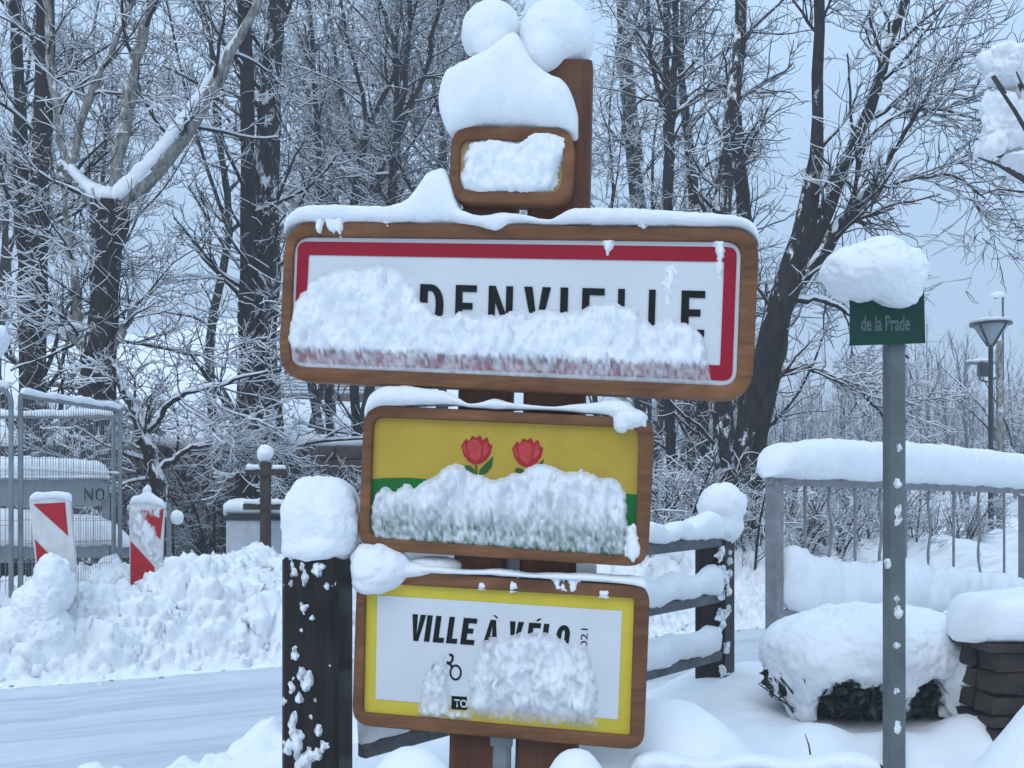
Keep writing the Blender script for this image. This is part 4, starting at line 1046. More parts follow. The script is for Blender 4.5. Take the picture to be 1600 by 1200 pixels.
face_snow('stuck_snow', pn2, [Z3(612, 720), Z3(760, 730), Z3(740, 770), Z3(700, 760), Z3(690, 790), Z3(720, 820), Z3(740, 900), Z3(760, 1000), Z3(700, 960), Z3(640, 860), Z3(612, 820)], w2, thick=.02, ramp_px=6, base=.004, step=1.2,
          cover_fn=lambda X, Y, sd, nz: .75 + .5 * nz - sstep(5, 0, sd) * .4, rough=.006)
# snow heaped against the first panel
hp = lump('snow_heap', P(78, 950, 7.0), [(P(82, 938, 7.0), (.125, .14, .32)), (P(88, 900, 7.0), (.09, .11, .145)), (P(58, 965, 7.0), (.15, .16, .24)), (P(28, 985, 7.0), (.16, .16, .18)), (P(80, 1000, 7.0), (.18, .18, .28))], None, 'snow_ground', sub=6, amp=.018, fine=9)
tag(hp, 'rounded heap of snow piled against the leaning warning panel', 'snow heap')
mk = thing('marker_stake', 'thin grey stake with a ball of snow stuck to its side', 'stake')
mb = MB(); mb.bar(P(264, 900, 8.6), P(264, 786, 8.6), .022, 8); mb.build('stake', M['galv'], mk, True)
c = P(277, 808, 8.55); lump('snow_ball', c, [(c, (.055, .055, .065))], mk, sub=4, amp=.004)
# wooden post with cross rails and the pale box
cp = thing('wooden_cross_post', 'brown wooden post with two short cross rails and an egg of snow on top', 'post')
CD = 9.7
mb = MB(); a, b = P(415, 880, CD), P(415, 722, CD); mb.box((a + b) / 2, (.10, .10, b.z - a.z), .1, .01); mb.build('post', M['brown_wood'], cp)
for y, x0, x1 in ((738, 384, 448), (792, 380, 446)):
    a, b = P(x0, y, CD - .07), P(x1, y, CD - .07); mb = MB(); mb.box((a + b) / 2, ((b - a).length, .035, .06), 0, .006); mb.build('cross_rail', M['brown_wood'], cp)
    for u0, u1 in ((x0, 407), (424, x1)):
        loft_snow('rail_snow', [(P(u, y - 4, CD - .06), P(u, y - 12, CD - .06), .05) for u in np.linspace(u0, u1, 5)], (0, 1, 0), cp, step=.02, amp=.006, k=12)
c = P(415, 708, CD); lump('snow_cap', c, [(c, (.083, .083, .088))], cp, sub=4, amp=.005)
bx = thing('pale_box', 'pale grey box with a dark lid edge and a slab of snow', 'box')
c0, c1 = P(355, 900, CD + .3), P(446, 812, CD + .3)
mb = MB(); mb.box(((c0.x + c1.x) / 2, CD + .5, (c0.z + c1.z) / 2), (c1.x - c0.x, .5, c1.z - c0.z), 0, .01); mb.build('body', M['cabinet'], bx)
mb = MB(); mb.box(((c0.x + c1.x) / 2, CD + .5, c1.z + .022), (c1.x - c0.x + .05, .56, .045), 0, .008); mb.build('lid', M['lamp_dark'], bx)
loft_snow('snow_cap', [(P(x, 806, CD + .5), P(x, 780, CD + .5), .27) for x in np.linspace(352, 449, 7)], (0, 1, 0), bx, step=.04, amp=.008, k=18)

# ================================================================== WALL OF DARK BLOCKS, HOUSE
wl = thing('block_wall', 'low dark brown block wall below the snowy slope, behind the twigs', 'wall')
WY = 14.0; wx0, wx1 = -9.0, .6
block_me = []
for k in range(5):
    mb = MB(); mb.box((0, 0, 0), (.40 + .03 * k, .3, .19), random.uniform(-.03, .03), .02); o_ = mb.build('block', M['stone_far'], None); block_me.append(o_.data); bpy.data.objects.remove(o_)
mb = MB(); mb.box(((wx0 + wx1) / 2, WY + .22, 1.1), (wx1 - wx0, .26, 2.1), 0, 0); mb.build('core', M['mortar'], wl)
zrow = .32; r_i = 0
while zrow < 2.05:
    x = wx0 + (r_i % 2) * .2
    while x < wx1:
        k = random.randrange(5); o = bpy.data.objects.new('block', block_me[k]); COL.objects.link(o); o.parent = wl
        o.location = (x + .2, WY + random.uniform(-.03, .03), zrow + .1); x += .42 + .03 * k
    zrow += .205; r_i += 1
loft_snow('wall_snow', [(Vector((x, WY + .1, 2.12)), Vector((x, WY + .1, 2.32 + .05 * math.sin(x * 3))), .26) for x in np.linspace(wx0, wx1, 30)], (0, 1, 0), wl, step=.08, amp=.02, k=14)

ho = thing('distant_house', 'distant house with a ribbed snowy roof seen under the name sign', 'house')
hx, hy = -5.5, 31.0
mb = MB(); mb.box((hx, hy + 3, 3.2), (4.6, 6, 3.6)); mb.build('wall', M['house_wall'], ho)
rz0, rz1, hw = 4.3, 6.2, 2.6
mb = MB(); mb.add([(hx - hw, hy - .5, rz0), (hx + hw, hy - .5, rz0), (hx + hw, hy + 3, rz1), (hx - hw, hy + 3, rz1), (hx - hw, hy + 6.5, rz0), (hx + hw, hy + 6.5, rz0)], [(0, 1, 2, 3), (3, 2, 5, 4), (0, 3, 4), (1, 5, 2)]); mb.build('roof', M['roof'], ho)
for k in range(12):
    t = k / 12; y = hy - .5 + 3.5 * t; z = rz0 + (rz1 - rz0) * t
    mb = MB(); mb.box((hx, y + .1, z + .06), (2 * hw, .07, .05)); mb.build('roof_rib', M['galv'], ho)
for wx in (-1.4, 0, 1.4):
    mb = MB(); mb.box((hx + wx, hy - .03, 3.2), (.8, .08, 1.0)); mb.build('window', M['lamp_dark'], ho)

# ================================================================== STREET LAMPS AND UTILITY POLE
def lamp(label, px, ytop, yfoot, d, sc=1.0):
    t_ = thing('street_lamp', label, 'street lamp', 'street lamps on the right')
    f0 = P(px, yfoot, d); x, y = f0.x, f0.y; zt = P(px, ytop, d).z
    mb = MB(); mb.lathe((x, y, 0), [(.052 * sc, f0.z - .6), (.052 * sc, f0.z + .5), (.046 * sc, f0.z + .6), (.040 * sc, zt - .42 * sc)], 12); mb.build('pole', M['lamp_dark'], t_, True)
    mb = MB(); mb.lathe((x, y, zt - .42 * sc), [(.04 * sc, 0), (.07 * sc, .04 * sc), (.29 * sc, .34 * sc), (.29 * sc, .35 * sc)], 16); mb.build('lamp_shade', M['glass'], t_, True)
    for k in range(4):
        a = k * math.pi / 2 + .5; u = Vector((math.cos(a), math.sin(a), 0))
        mb = MB(); mb.bar(Vector((x, y, zt - .43 * sc)) + u * .06 * sc, Vector((x, y, zt - .06 * sc)) + u * .315 * sc, .018 * sc, 6); mb.build('rib', M['lamp_dark'], t_)
    mb = MB(); mb.lathe((x, y, zt - .07 * sc), [(.28 * sc, 0), (.36 * sc, .01), (.36 * sc, .035 * sc), (.1 * sc, .06 * sc)], 20); mb.build('lid', M['lamp_dark'], t_, True)
    lump('snow_cap', (x, y, zt), [((x, y, zt - .005), (.37 * sc, .37 * sc, .07 * sc))], t_, sub=4, amp=.012)
    return t_
lamp('black street lamp with conical head and snowy lid, nearest of the lamps', 1548, 503, 848, 16.0, .92)
t_ = thing('street_lamp', 'distant slim lamp post with a short arm above the nearer lamp', 'street lamp', 'street lamps on the right')
a, b = P(1567, 800, 40), P(1567, 462, 40)
mb = MB(); mb.bar((a.x, a.y, .3), b, .045, 8); mb.build('pole', M['lamp_dark'], t_, True)
mb = MB(); mb.bar(b, b + Vector((-.35, 0, -.1)), .05, 6); mb.build('arm', M['lamp_dark'], t_); 
c = b + Vector((-.25, 0, .02)); lump('snow_cap', c, [(c, (.3, .15, .1))], t_, sub=3, amp=.03, fine=6)
up = thing('utility_pole', 'snow-caked grey pole with a small dark box and bracket behind the lamp', 'pole')
UD = 19.0
a, b = P(1562, 850, UD), P(1562, 533, UD)
mb = MB(); mb.bar((a.x, a.y, .3), b, .075, 10, .06); mb.build('pole', M['pale_bark'], up, True)
mb = MB(); mb.box(P(1538, 578, UD - .1), (.22, .18, .26), 0, .02); mb.build('box', M['lamp_dark'], up)
mb = MB(); mb.bar(P(1562, 566, UD), P(1512, 568, UD), .03, 6); mb.build('bracket', M['galv'], up)
loft_snow('rail_snow', [(P(x, 566, UD), P(x, 561, UD), .06) for x in (1508, 1525, 1548)], (0, 1, 0), up, step=.05, amp=.012, k=10)
mb = MB(); mb.tube([P(1530, 585, UD), P(1532, 594, UD), P(1545, 597, UD), P(1556, 590, UD)], .02, 6); mb.build('cable_loop', M['lamp_dark'], up)

# ================================================================== TREES
def norm(a): return a / (np.linalg.norm(a, axis=-1, keepdims=True) + 1e-9)

def tubes(pts, rad, k):
    """pts (B,n,3), rad (B,n) -> verts, quads"""
    B, n, _ = pts.shape
    tan = np.gradient(pts, axis=1); tan = norm(tan)
    mean = norm(pts[:, -1] - pts[:, 0])
    ref = np.where(np.abs(mean[:, 2:3]) > .8, np.array([[1., 0, 0]]), np.array([[0, 0, 1.]]))
    ref = np.repeat(ref[:, None, :], n, 1)
    u = norm(np.cross(tan, ref)); w = np.cross(tan, u)
    th = np.linspace(0, 2 * np.pi, k, endpoint=False)
    v = pts[:, :, None, :] + rad[:, :, None, None] * (np.cos(th)[None, None, :, None] * u[:, :, None, :] + np.sin(th)[None, None, :, None] * w[:, :, None, :])
    b = np.arange(B)[:, None, None] * (n * k); i = np.arange(n - 1)[None, :, None] * k; j = np.arange(k)[None, None, :]
    q = np.stack([b + i + j, b + i + (j + 1) % k, b + i + k + (j + 1) % k, b + i + k + j], -1).reshape(-1, 4)
    return v.reshape(-1, 3), q

def snow_on(pts, rad, base, grow, load=1.0):
    """snow lying on the upper side of branches"""
    tan = norm(np.gradient(pts, axis=1)); flat = np.sqrt(np.clip(1 - tan[..., 2] ** 2, 0, 1))
    patch = np.clip(.75 + .7 * vnoise(pts * 2.3), .25, 1.3)
    r = (base + grow * rad) * flat ** 1.2 * patch * load
    p = pts.copy(); p[..., 2] += rad * .55 + r * .55
    return p, np.maximum(r, 0.0008)

def merge(parts):
    V, Q, off = [], [], 0
    for v, q in parts:
        V.append(v); Q.append(q + off); off += len(v)
    return np.concatenate(V), np.concatenate(Q)

def grow_level(rng, st, dr, ln, r0, n, wander, up, taper=.3, droop=0.0):
    B = len(st); pts = np.empty((B, n, 3)); pts[:, 0] = st; d = norm(dr); step = (ln / (n - 1))[:, None]
    for i in range(1, n):
        d = norm(d + rng.normal(0, wander, (B, 3)) + np.array([0, 0, up - droop * i / n]))
        pts[:, i] = pts[:, i - 1] + d * step
    rad = r0[:, None] * np.linspace(1, taper, n)[None, :]
    return pts, rad

def sprout(rng, pts, rad, per, t0, t1, a0, a1, lfrac, rfrac, plen, bias=None):
    B, n, _ = pts.shape
    t = rng.uniform(t0, t1, (B, per)) * (n - 1); i = np.minimum(t.astype(int), n - 2); f = (t - i)[..., None]
    bi = np.arange(B)[:, None]
    pos = pts[bi, i] * (1 - f) + pts[bi, i + 1] * f
    tan = norm(pts[bi, i + 1] - pts[bi, i])
    r = rad[bi, i]
    rnd = rng.normal(size=(B, per, 3)); perp = norm(rnd - (rnd * tan).sum(-1, keepdims=True) * tan)
    if bias is not None: perp = norm(perp + np.array(bias))
    ang = rng.uniform(a0, a1, (B, per))[..., None]
    d = tan * np.cos(ang) + perp * np.sin(ang)
    ln = (plen[:, None] * lfrac * rng.uniform(.45, 1.15, (B, per)) * (1.15 - .55 * t / (n - 1)))
    rr = np.maximum(r * rfrac * rng.uniform(.7, 1.1, (B, per)), .0045)
    return pos.reshape(-1, 3), d.reshape(-1, 3), ln.ravel(), rr.ravel()

def smooth_limb(pts, n=18, wob=0.0, rng=None):
    a = np.array(pts, float); m = len(a)
    s = np.concatenate([[0], np.cumsum(np.linalg.norm(np.diff(a[:, :3], axis=0), axis=1))]); q = np.linspace(0, s[-1], n)
    # Catmull-Rom style via cubic Hermite
    tang = np.gradient(a, s, axis=0)
    k = np.clip(np.searchsorted(s, q, side='right') - 1, 0, m - 2); h = (s[k + 1] - s[k]); u = ((q - s[k]) / h)[:, None]; h = h[:, None]
    o = (2 * u ** 3 - 3 * u ** 2 + 1) * a[k] + (u ** 3 - 2 * u ** 2 + u) * h * tang[k] + (-2 * u ** 3 + 3 * u ** 2) * a[k + 1] + (u ** 3 - u ** 2) * h * tang[k + 1]
    if wob and rng is not None: o[1:-1, :3] += rng.normal(0, wob, (n - 2, 3))
    o[:, 3] = np.maximum(o[:, 3], .004)
    return o

def crown_from(rng, limbs, d1, cfg):
    """grow twigs from limb polylines; returns wood parts (thick, thin) and snow parts"""
    wood, snow = [], []
    L = np.array([l[:, :3] for l in limbs]); R = np.array([l[:, 3] for l in limbs])
    plen = np.linalg.norm(np.diff(L, axis=1), axis=2).sum(1)
    src = (L, R, plen)
    for lv in cfg['levels']:
        pos, d, ln, rr = sprout(rng, src[0], src[1], lv['per'], lv.get('t0', .15), lv.get('t1', 1.0), lv.get('a0', .5), lv.get('a1', 1.2), 1.0, lv['rf'], np.full(len(src[0]), lv['len']), lv.get('bias'))
        rr = np.clip(rr, lv.get('rmin', .004), lv.get('rmax', 1))
        p, r = grow_level(rng, pos, d, ln, rr, lv.get('n', 5), lv.get('wander', .22), lv.get('up', .05), .4, lv.get('droop', 0))
        wood.append(tubes(p, r, lv.get('k', 3)))
        sp_, sr_ = snow_on(p, r, lv.get('sbase', .010), .7, cfg.get('load', 1.0))
        snow.append(tubes(sp_, sr_, 3))
        src = (p, r, ln)
    return wood, snow

def build_tree(name, label, d, limbs_px, cfg, bark='bark', limb_bark=None, seed=0, group=None, depth_jit=0.35, load_limb=1.0):
    """limbs given as photo columns/rows with widths, standing at distance d; the first is the trunk"""
    rng = np.random.default_rng(seed)
    limbs = []
    for li, lp in enumerate(limbs_px):
        drift = 0 if li == 0 else rng.normal(0, depth_jit)
        pts = []
        for k, (x, y, w) in enumerate(lp):
            dd = d + drift * (k / max(1, len(lp) - 1)) ; p = P(x, y, dd); pts.append((p.x, p.y, p.z, w / 2 / F_PX * d))
        limbs.append(smooth_limb(pts, 18, .012 if li else .01, rng))
    foot = limbs[0][0]
    t_ = thing(name, label, 'tree', group, (foot[0], foot[1], 0))
    off = np.array([foot[0], foot[1], 0])
    for l in limbs: l[:, :3] -= off
    v, q = tubes(limbs[0][None, :, :3], limbs[0][None, :, 3], 12)
    v += (norm(v - np.repeat(limbs[0][:, :3], 12, 0)) * (fbm((v + off) * 5, 3) * .16 * np.repeat(limbs[0][:, 3], 12))[:, None])
    link('trunk', mesh_np('trunk', v, q), M[bark], t_)
    for l in limbs[1:]:
        v, q = tubes(l[None, :, :3], l[None, :, 3], 9)
        v += norm(v - np.repeat(l[:, :3], 9, 0)) * (fbm((v + off) * 6, 3) * .14 * np.repeat(l[:, 3], 9))[:, None]
        link('limb', mesh_np('limb', v, q), M[limb_bark or bark], t_)
    wood, snow = crown_from(rng, limbs, d, cfg)
    LL = np.array([l[:, :3] for l in limbs]); RR = np.array([l[:, 3] for l in limbs])
    tan = norm(np.gradient(LL, axis=1)); flat = np.clip(1 - np.abs(tan[..., 2]) ** 1.5, 0, 1)
    sr = RR * (.35 + .75 * flat) * np.clip(.8 + .5 * vnoise((LL + off) * 3), .3, 1.2) * load_limb * np.where(flat > .12, 1, .25)
    spp = LL.copy(); spp[..., 2] += RR * .75 * flat; spp[..., 1] -= RR * .25
    snow.append(tubes(spp, np.maximum(sr, .001), 7))
    v, q = merge(wood); o = link('crown', mesh_np('crown', v, q), M['bark'], t_)
    v, q = merge(snow); o2 = link('branch_snow', mesh_np('branch_snow', v, q), M['snow_far'], t_)
    return t_

def lv(per, ln, rf, **k): return dict(per=per, len=ln, rf=rf, **k)
CFG_FULL = dict(levels=[lv(22, 1.9, .38, n=8, k=4, rmax=.035, wander=.16, up=.03, t0=.12, sbase=.010), lv(7, .95, .55, n=6, rmax=.013, rmin=.006, wander=.22, up=.04, sbase=.008), lv(4, .42, .7, n=4, rmax=.008, rmin=.005, wander=.28, up=.03, sbase=.006)], load=.9)
CFG_MULTI = dict(levels=[lv(9, 1.6, .5, n=8, k=4, rmax=.03, wander=.17, up=.05, t0=.1, sbase=.009), lv(7, .85, .55, n=6, rmax=.013, rmin=.006, wander=.22, up=.05, sbase=.007), lv(5, .40, .7, n=4, rmax=.008, rmin=.005, wander=.28, up=.03, sbase=.006)], load=.85)
CFG_THIN = dict(levels=[lv(14, 1.6, .55, n=7, k=4, rmax=.025, wander=.15, up=.10, t0=.2, a0=.3, a1=.9, sbase=.011), lv(9, .8, .6, n=5, rmax=.013, rmin=.006, up=.08), lv(6, .38, .7, n=4, rmax=.008, rmin=.005, up=.05, sbase=.009)])

build_tree('tree', 'straight dark trunk at the far left edge behind the site fence', 13.4, [[(46, 930, 32), (45, 650, 28), (40, 400, 24), (30, 200, 19), (25, 0, 17), (20, -170, 13)]], CFG_FULL, seed=1)
build_tree('tree', 'slightly thicker brown trunk just right of the leftmost trunk', 12.9, [[(58, 930, 34), (55, 640, 31), (58, 450, 30), (66, 200, 27), (72, 0, 24), (76, -190, 18)]], CFG_FULL, seed=2)
CFG_POLL = dict(levels=[lv(7, 1.5, .4, n=8, k=4, rmax=.026, wander=.18, up=.03, t0=.25, sbase=.011), lv(7, .85, .55, n=6, rmax=.012, rmin=.006, wander=.22, up=.05, sbase=.008), lv(4, .40, .7, n=4, rmax=.008, rmin=.005, wander=.28, sbase=.007)], load=1.0)
build_tree('pollarded_tree', 'pollarded tree with pale limbs spreading from a dark knob heaped with snow', 12.0, [
    [(148, 930, 74), (146, 700, 64), (152, 600, 54), (165, 480, 44), (168, 400, 44), (171, 350, 60), (173, 316, 58)],
    [(168, 335, 28), (140, 305, 23), (115, 278, 20), (97, 258, 16)],
    [(122, 288, 14), (95, 210, 13), (82, 120, 12), (72, 0, 11), (62, -130, 8)],
    [(112, 262, 9), (135, 165, 13), (165, 95, 10), (205, 10, 8), (235, -60, 6)],
    [(174, 330, 17), (183, 250, 20), (200, 170, 22), (215, 80, 18), (235, 0, 14), (250, -120, 8)],
    [(186, 330, 28), (240, 268, 27), (288, 208, 25), (328, 142, 20), (362, 80, 17), (400, 10, 12), (430, -60, 8)],
    [(150, 560, 26), (125, 530, 22), (105, 505, 18)], [(120, 520, 14), (118, 440, 13), (105, 350, 9), (95, 270, 5)], [(160, 560, 20), (190, 520, 14), (215, 470, 9)]],
    CFG_POLL, bark='bark_snowy', limb_bark='pale_bark', seed=3, load_limb=1.4, depth_jit=.08)
poll = [o for o in COL.objects if o.name == 'pollarded_tree'][0]
def fork_snow(rows, dd):
    o_ = loft_snow('fork_snow', [(P(x, y + .2 * h, dd), P(x + sx * h, y - h, dd), w) for x, y, h, sx, w in rows], (0, 1, .1), poll, step=.03, amp=.012, k=16, fine=9)
    o_.data.transform(Matrix.Translation(-poll.location))
fork_snow([(178, 322, 24, -.1, .14), (196, 310, 24, -.4, .14), (222, 284, 20, -.6, .13), (250, 252, 18, -.7, .12), (275, 220, 16, -.7, .11), (296, 188, 14, -.7, .10), (318, 152, 11, -.7, .08), (345, 104, 9, -.7, .06), (370, 60, 6, -.7, .05)], 11.95)
fork_snow([(185, 318, 26, 0, .15), (165, 318, 26, .1, .16), (142, 304, 20, .2, .14), (122, 284, 16, .3, .12), (104, 264, 12, .3, .08)], 11.97)
fork_snow([(92, 518, 6, 0, .06), (110, 514, 12, 0, .10), (130, 514, 11, 0, .10), (146, 520, 6, 0, .06)], 11.9)

build_tree('tree', 'narrow dark trunk, left of the twin trunks beside the name sign', 13.2, [[(387, 930, 32), (383, 700, 29), (385, 500, 26), (388, 300, 24), (385, 120, 22), (378, -130, 15)]], CFG_FULL, seed=4)
build_tree('tree', 'stout dark trunk close left of the name sign, snow caked on it', 13.6, [[(430, 930, 62), (420, 720, 52), (412, 560, 46), (415, 400, 44), (420, 200, 36), (430, 60, 28), (442, -130, 18)]], CFG_FULL, bark='bark_snowy', seed=5)
build_tree('young_tree', 'thin straight stem showing between the name sign and the post cap', 16.5, [[(520, 900, 14), (517, 700, 12), (512, 600, 12), (505, 400, 11), (496, 200, 9), (482, 0, 6)]], CFG_THIN, seed=6)
build_tree('young_tree', 'slender forked tree above the left half of the name sign', 16.0, [[(560, 900, 18), (556, 640, 16), (553, 480, 15), (556, 300, 14), (575, 200, 12)], [(575, 205, 9), (562, 130, 7), (540, 50, 5), (530, -60, 4)], [(576, 205, 9), (600, 150, 7), (640, 50, 5), (650, -60, 4)]], CFG_MULTI, seed=7)
build_tree('young_tree', 'dark tree forking into four stems left of the small top board', 15.0, [[(613, 900, 18), (612, 500, 15), (613, 330, 14), (622, 190, 14)], [(621, 195, 9), (612, 60, 7), (575, -40, 5)], [(622, 195, 10), (636, 100, 8), (642, -60, 6)], [(625, 195, 9), (665, 110, 7), (680, 40, 6), (705, -40, 5)], [(618, 240, 9), (660, 330, 5), (690, 380, 4)]], CFG_MULTI, seed=8)
build_tree('tree', 'hazy trunk just right of the tall brown post', 20.0, [[(1012, 880, 28), (1005, 600, 26), (998, 330, 25), (985, 180, 23), (975, 60, 22), (970, -110, 18)]], CFG_FULL, seed=9, bark='bark_snowy')
build_tree('tree', 'slim tree with twin parallel stems right of the post', 15.0, [[(1050, 880, 18), (1045, 500, 16), (1043, 330, 16), (1045, 195, 17)], [(1043, 200, 9), (1042, 60, 11), (1040, -100, 9)], [(1049, 200, 10), (1056, 60, 11), (1056, -100, 9)], [(1042, 190, 9), (1020, 100, 7), (1012, 0, 5)], [(1050, 185, 8), (1090, 150, 6), (1140, 130, 5)]], CFG_MULTI, seed=10)
build_tree('tree', 'bare tree leaning left between the twin-stemmed tree and the thick mottled trunk', 16.0, [[(1105, 880, 22), (1094, 500, 19), (1086, 330, 18), (1075, 220, 14), (1065, 120, 10), (1070, -60, 6)]], CFG_FULL, seed=11)
build_tree('tree', 'thick mottled trunk above the right half of the name sign', 14.0, [[(1130, 900, 38), (1130, 700, 35), (1124, 500, 32), (1128, 330, 27), (1141, 200, 24), (1155, 50, 20), (1162, -110, 16)]], CFG_FULL, seed=12, bark='bark_snowy')
build_tree('tree', 'short broken-topped trunk close behind the mottled one', 14.6, [[(1168, 880, 30), (1165, 500, 26), (1160, 330, 22), (1154, 230, 18), (1150, 178, 16)]], CFG_FULL, seed=13)
CFG_LEAN = dict(levels=[lv(10, 1.55, .42, n=9, k=4, rmax=.028, wander=.13, up=.02, t0=.25, a0=.3, a1=1.0, bias=(.2, 0, .15), sbase=.010), lv(7, .85, .55, n=6, rmax=.013, rmin=.0065, wander=.18, up=.02, sbase=.008), lv(4, .42, .7, n=4, rmax=.009, rmin=.0055, wander=.24, sbase=.006)])
build_tree('leaning_tree', 'big dark tree leaning right and splitting into three limbs behind the street sign', 12.0, [
    [(1140, 930, 66), (1172, 700, 49), (1190, 610, 46), (1215, 500, 45), (1245, 405, 44), (1266, 310, 28), (1275, 240, 20), (1277, 100, 18), (1280, -140, 15)],
    [(1248, 415, 34), (1290, 330, 26), (1325, 250, 20), (1365, 150, 17), (1390, 70, 14), (1415, 0, 12), (1440, -110, 9)],
    [(1252, 435, 30), (1300, 372, 23), (1340, 320, 19), (1358, 298, 16)],
    [(1355, 305, 10), (1400, 230, 7), (1450, 150, 5), (1500, 90, 3.5)], [(1356, 302, 9), (1420, 280, 6), (1490, 275, 5), (1540, 310, 3)], [(1330, 245, 8), (1400, 180, 6), (1470, 170, 5), (1530, 190, 3)], [(1200, 585, 20), (1260, 575, 9), (1330, 600, 6), (1380, 650, 4)], [(1235, 470, 12), (1290, 470, 8), (1340, 500, 6), (1420, 560, 4)]],
    CFG_LEAN, seed=14)
build_tree('bent_tree', 'grey crooked stem leaning over the block wall, left of the wooden post', 11.5, [[(262, 880, 30), (248, 770, 26), (225, 680, 22), (200, 620, 16), (170, 560, 9)], [(240, 740, 12), (300, 700, 9), (370, 690, 6), (430, 710, 4)], [(225, 680, 12), (280, 620, 8), (350, 600, 6), (420, 580, 4)]],
    dict(levels=[lv(13, 1.3, .4, n=8, k=4, rmax=.018, wander=.2, up=0, droop=.06, sbase=.011), lv(8, .7, .6, n=6, rmax=.010, rmin=.005, wander=.25, sbase=.009), lv(4, .32, .7, n=4, rmax=.007, rmin=.004, wander=.3, sbase=.008)], load=1.1), bark='bark_snowy', seed=15)

# prototypes that fill the wood behind: meshes shared by their copies
def proto(kind, seed, height):
    rng = np.random.default_rng(seed); limbs = []
    if kind == 'tree':
        pts = [(0, 0, -.5, .085)]; x = y = 0
        for k in range(1, 7): x += rng.normal(0, .22); y += rng.normal(0, .22); pts.append((x, y, height * k / 6, .085 * (1 - k / 7)))
        limbs.append(smooth_limb(pts, 18))
        for k in range(5):
            i = rng.integers(5, 13); b = limbs[0][i]; a = rng.uniform(0, 6.28); l = rng.uniform(1.6, 3.2)
            limbs.append(smooth_limb([(b[0], b[1], b[2], b[3] * .6), (b[0] + math.cos(a) * l * .4, b[1] + math.sin(a) * l * .4, b[2] + l * .45, b[3] * .4), (b[0] + math.cos(a) * l * .7, b[1] + math.sin(a) * l * .7, b[2] + l, b[3] * .2)], 18))
        cfg = dict(levels=[lv(9, 1.7, .5, n=7, k=4, rmax=.03, wander=.17, up=.06, t0=.1, sbase=.010), lv(6, .85, .6, n=6, rmax=.015, rmin=.008, wander=.22, sbase=.009), lv(4, .42, .7, n=4, rmax=.010, rmin=.007, wander=.26, sbase=.008)])
    else:
        for k in range(9):
            a = rng.uniform(0, 6.28); l = height * rng.uniform(.6, 1.1); sp_ = rng.uniform(.15, .75)
            limbs.append(smooth_limb([(0, 0, -.3, .022), (math.cos(a) * l * sp_ * .4, math.sin(a) * l * sp_ * .4, l * .5, .016), (math.cos(a) * l * sp_, math.sin(a) * l * sp_, l * .9, .007)], 18))
        cfg = dict(levels=[lv(8, .75, .6, n=7, k=3, rmax=.010, wander=.22, up=.02, t0=.15, sbase=.010), lv(7, .4, .7, n=5, rmax=.006, rmin=.004, wander=.3, sbase=.007)], load=1.0)
    wood, snow = crown_from(rng, limbs, 0, cfg)
    tv, tq = tubes(np.array([l[:, :3] for l in limbs]), np.array([l[:, 3] for l in limbs]), 7)
    LL = np.array([l[:, :3] for l in limbs]); RR = np.array([l[:, 3] for l in limbs])
    sp_, sr_ = snow_on(LL, RR, .01, .5); snow.append(tubes(sp_, sr_, 4))
    ms = (mesh_np('trunk', tv, tq), mesh_np('crown', *merge(wood)), mesh_np('branch_snow', *merge(snow)))
    for m_, mt in zip(ms, ('bark', 'bark', 'snow_far')): m_.materials.append(M[mt])
    return ms
protos = [proto('tree', 101, 9.0), proto('tree', 102, 10.5), proto('tree', 103, 8.0), proto('tree', 104, 11.0)]
shrubs = [proto('shrub', 201, 2.2), proto('shrub', 202, 1.8), proto('shrub', 203, 2.6)]
def plant(name, ms, x, y, z, rz, sc, label, cat, group):
    t_ = thing(name, label, cat, group, (x, y, z)); t_.rotation_euler = (0, 0, rz); t_.scale = (sc, sc, sc)
    for nm, m_ in zip(('trunk' if cat == 'tree' else 'stems', 'crown' if cat == 'tree' else 'twigs', 'branch_snow'), ms):
        o_ = link(nm, m_, None, t_)
        if nm != 'trunk': o_['kind'] = 'stuff'
rr = random.Random(5)
for px in (20, 130, 335, 455, 500, 560, 640, 700, 760, 935, 985, 1040, 1110):
    for row in (0, 1):
        d = rr.uniform(17.5, 22) if row == 0 else rr.uniform(24, 36)
        if row == 1 and px % 2: continue
        c = P(px + rr.uniform(-25, 25), 800, d)
        plant('bare_tree', rr.choice(protos), c.x, c.y, zfar(c.x, c.y), rr.uniform(0, 6.28), rr.uniform(.85, 1.2), 'bare snow-dusted tree in the dim wood behind the front row of trunks', 'tree', 'bare trees of the wood behind')
for px, d in ((1012, 10.6), (1060, 11.2), (1175, 11.0), (1240, 11.5), (1300, 12.0), (1360, 12.5), (1430, 13.0), (1500, 14), (1085, 12.5), (1270, 14), (1400, 15), (1215, 13), (1330, 16), (1460, 17), (1530, 18), (1250, 16.5), (1390, 18)):
    c = P(px, 800, d); plant('bare_shrub', rr.choice(shrubs), c.x, c.y, zfar(c.x, c.y) - .1, rr.uniform(0, 6.28), rr.uniform(.65, .95) * (.85 if px > 1190 else 1), 'bare snow-dusted shrub beyond the road behind the railing', 'shrub', 'bare shrubs beyond the road')
for px, d in ((225, 12.6), (335, 13.2), (470, 12.9), (110, 12.2), (20, 12.4), (545, 13.0)):
    c = P(px, 800, d); plant('bare_shrub', rr.choice(shrubs), c.x, c.y, zfar(c.x, c.y) - .1, rr.uniform(0, 6.28), rr.uniform(.7, 1.05), 'bare snow-loaded shrub growing in front of the dark block wall', 'shrub', 'bare shrubs before the wall')
c = P(1598, 800, 20); plant('bare_shrub', shrubs[2], c.x, c.y, zfar(c.x, c.y) + 1.2, 1.0, 1.25, 'whitened twiggy bush beside the utility pole', 'shrub', None)

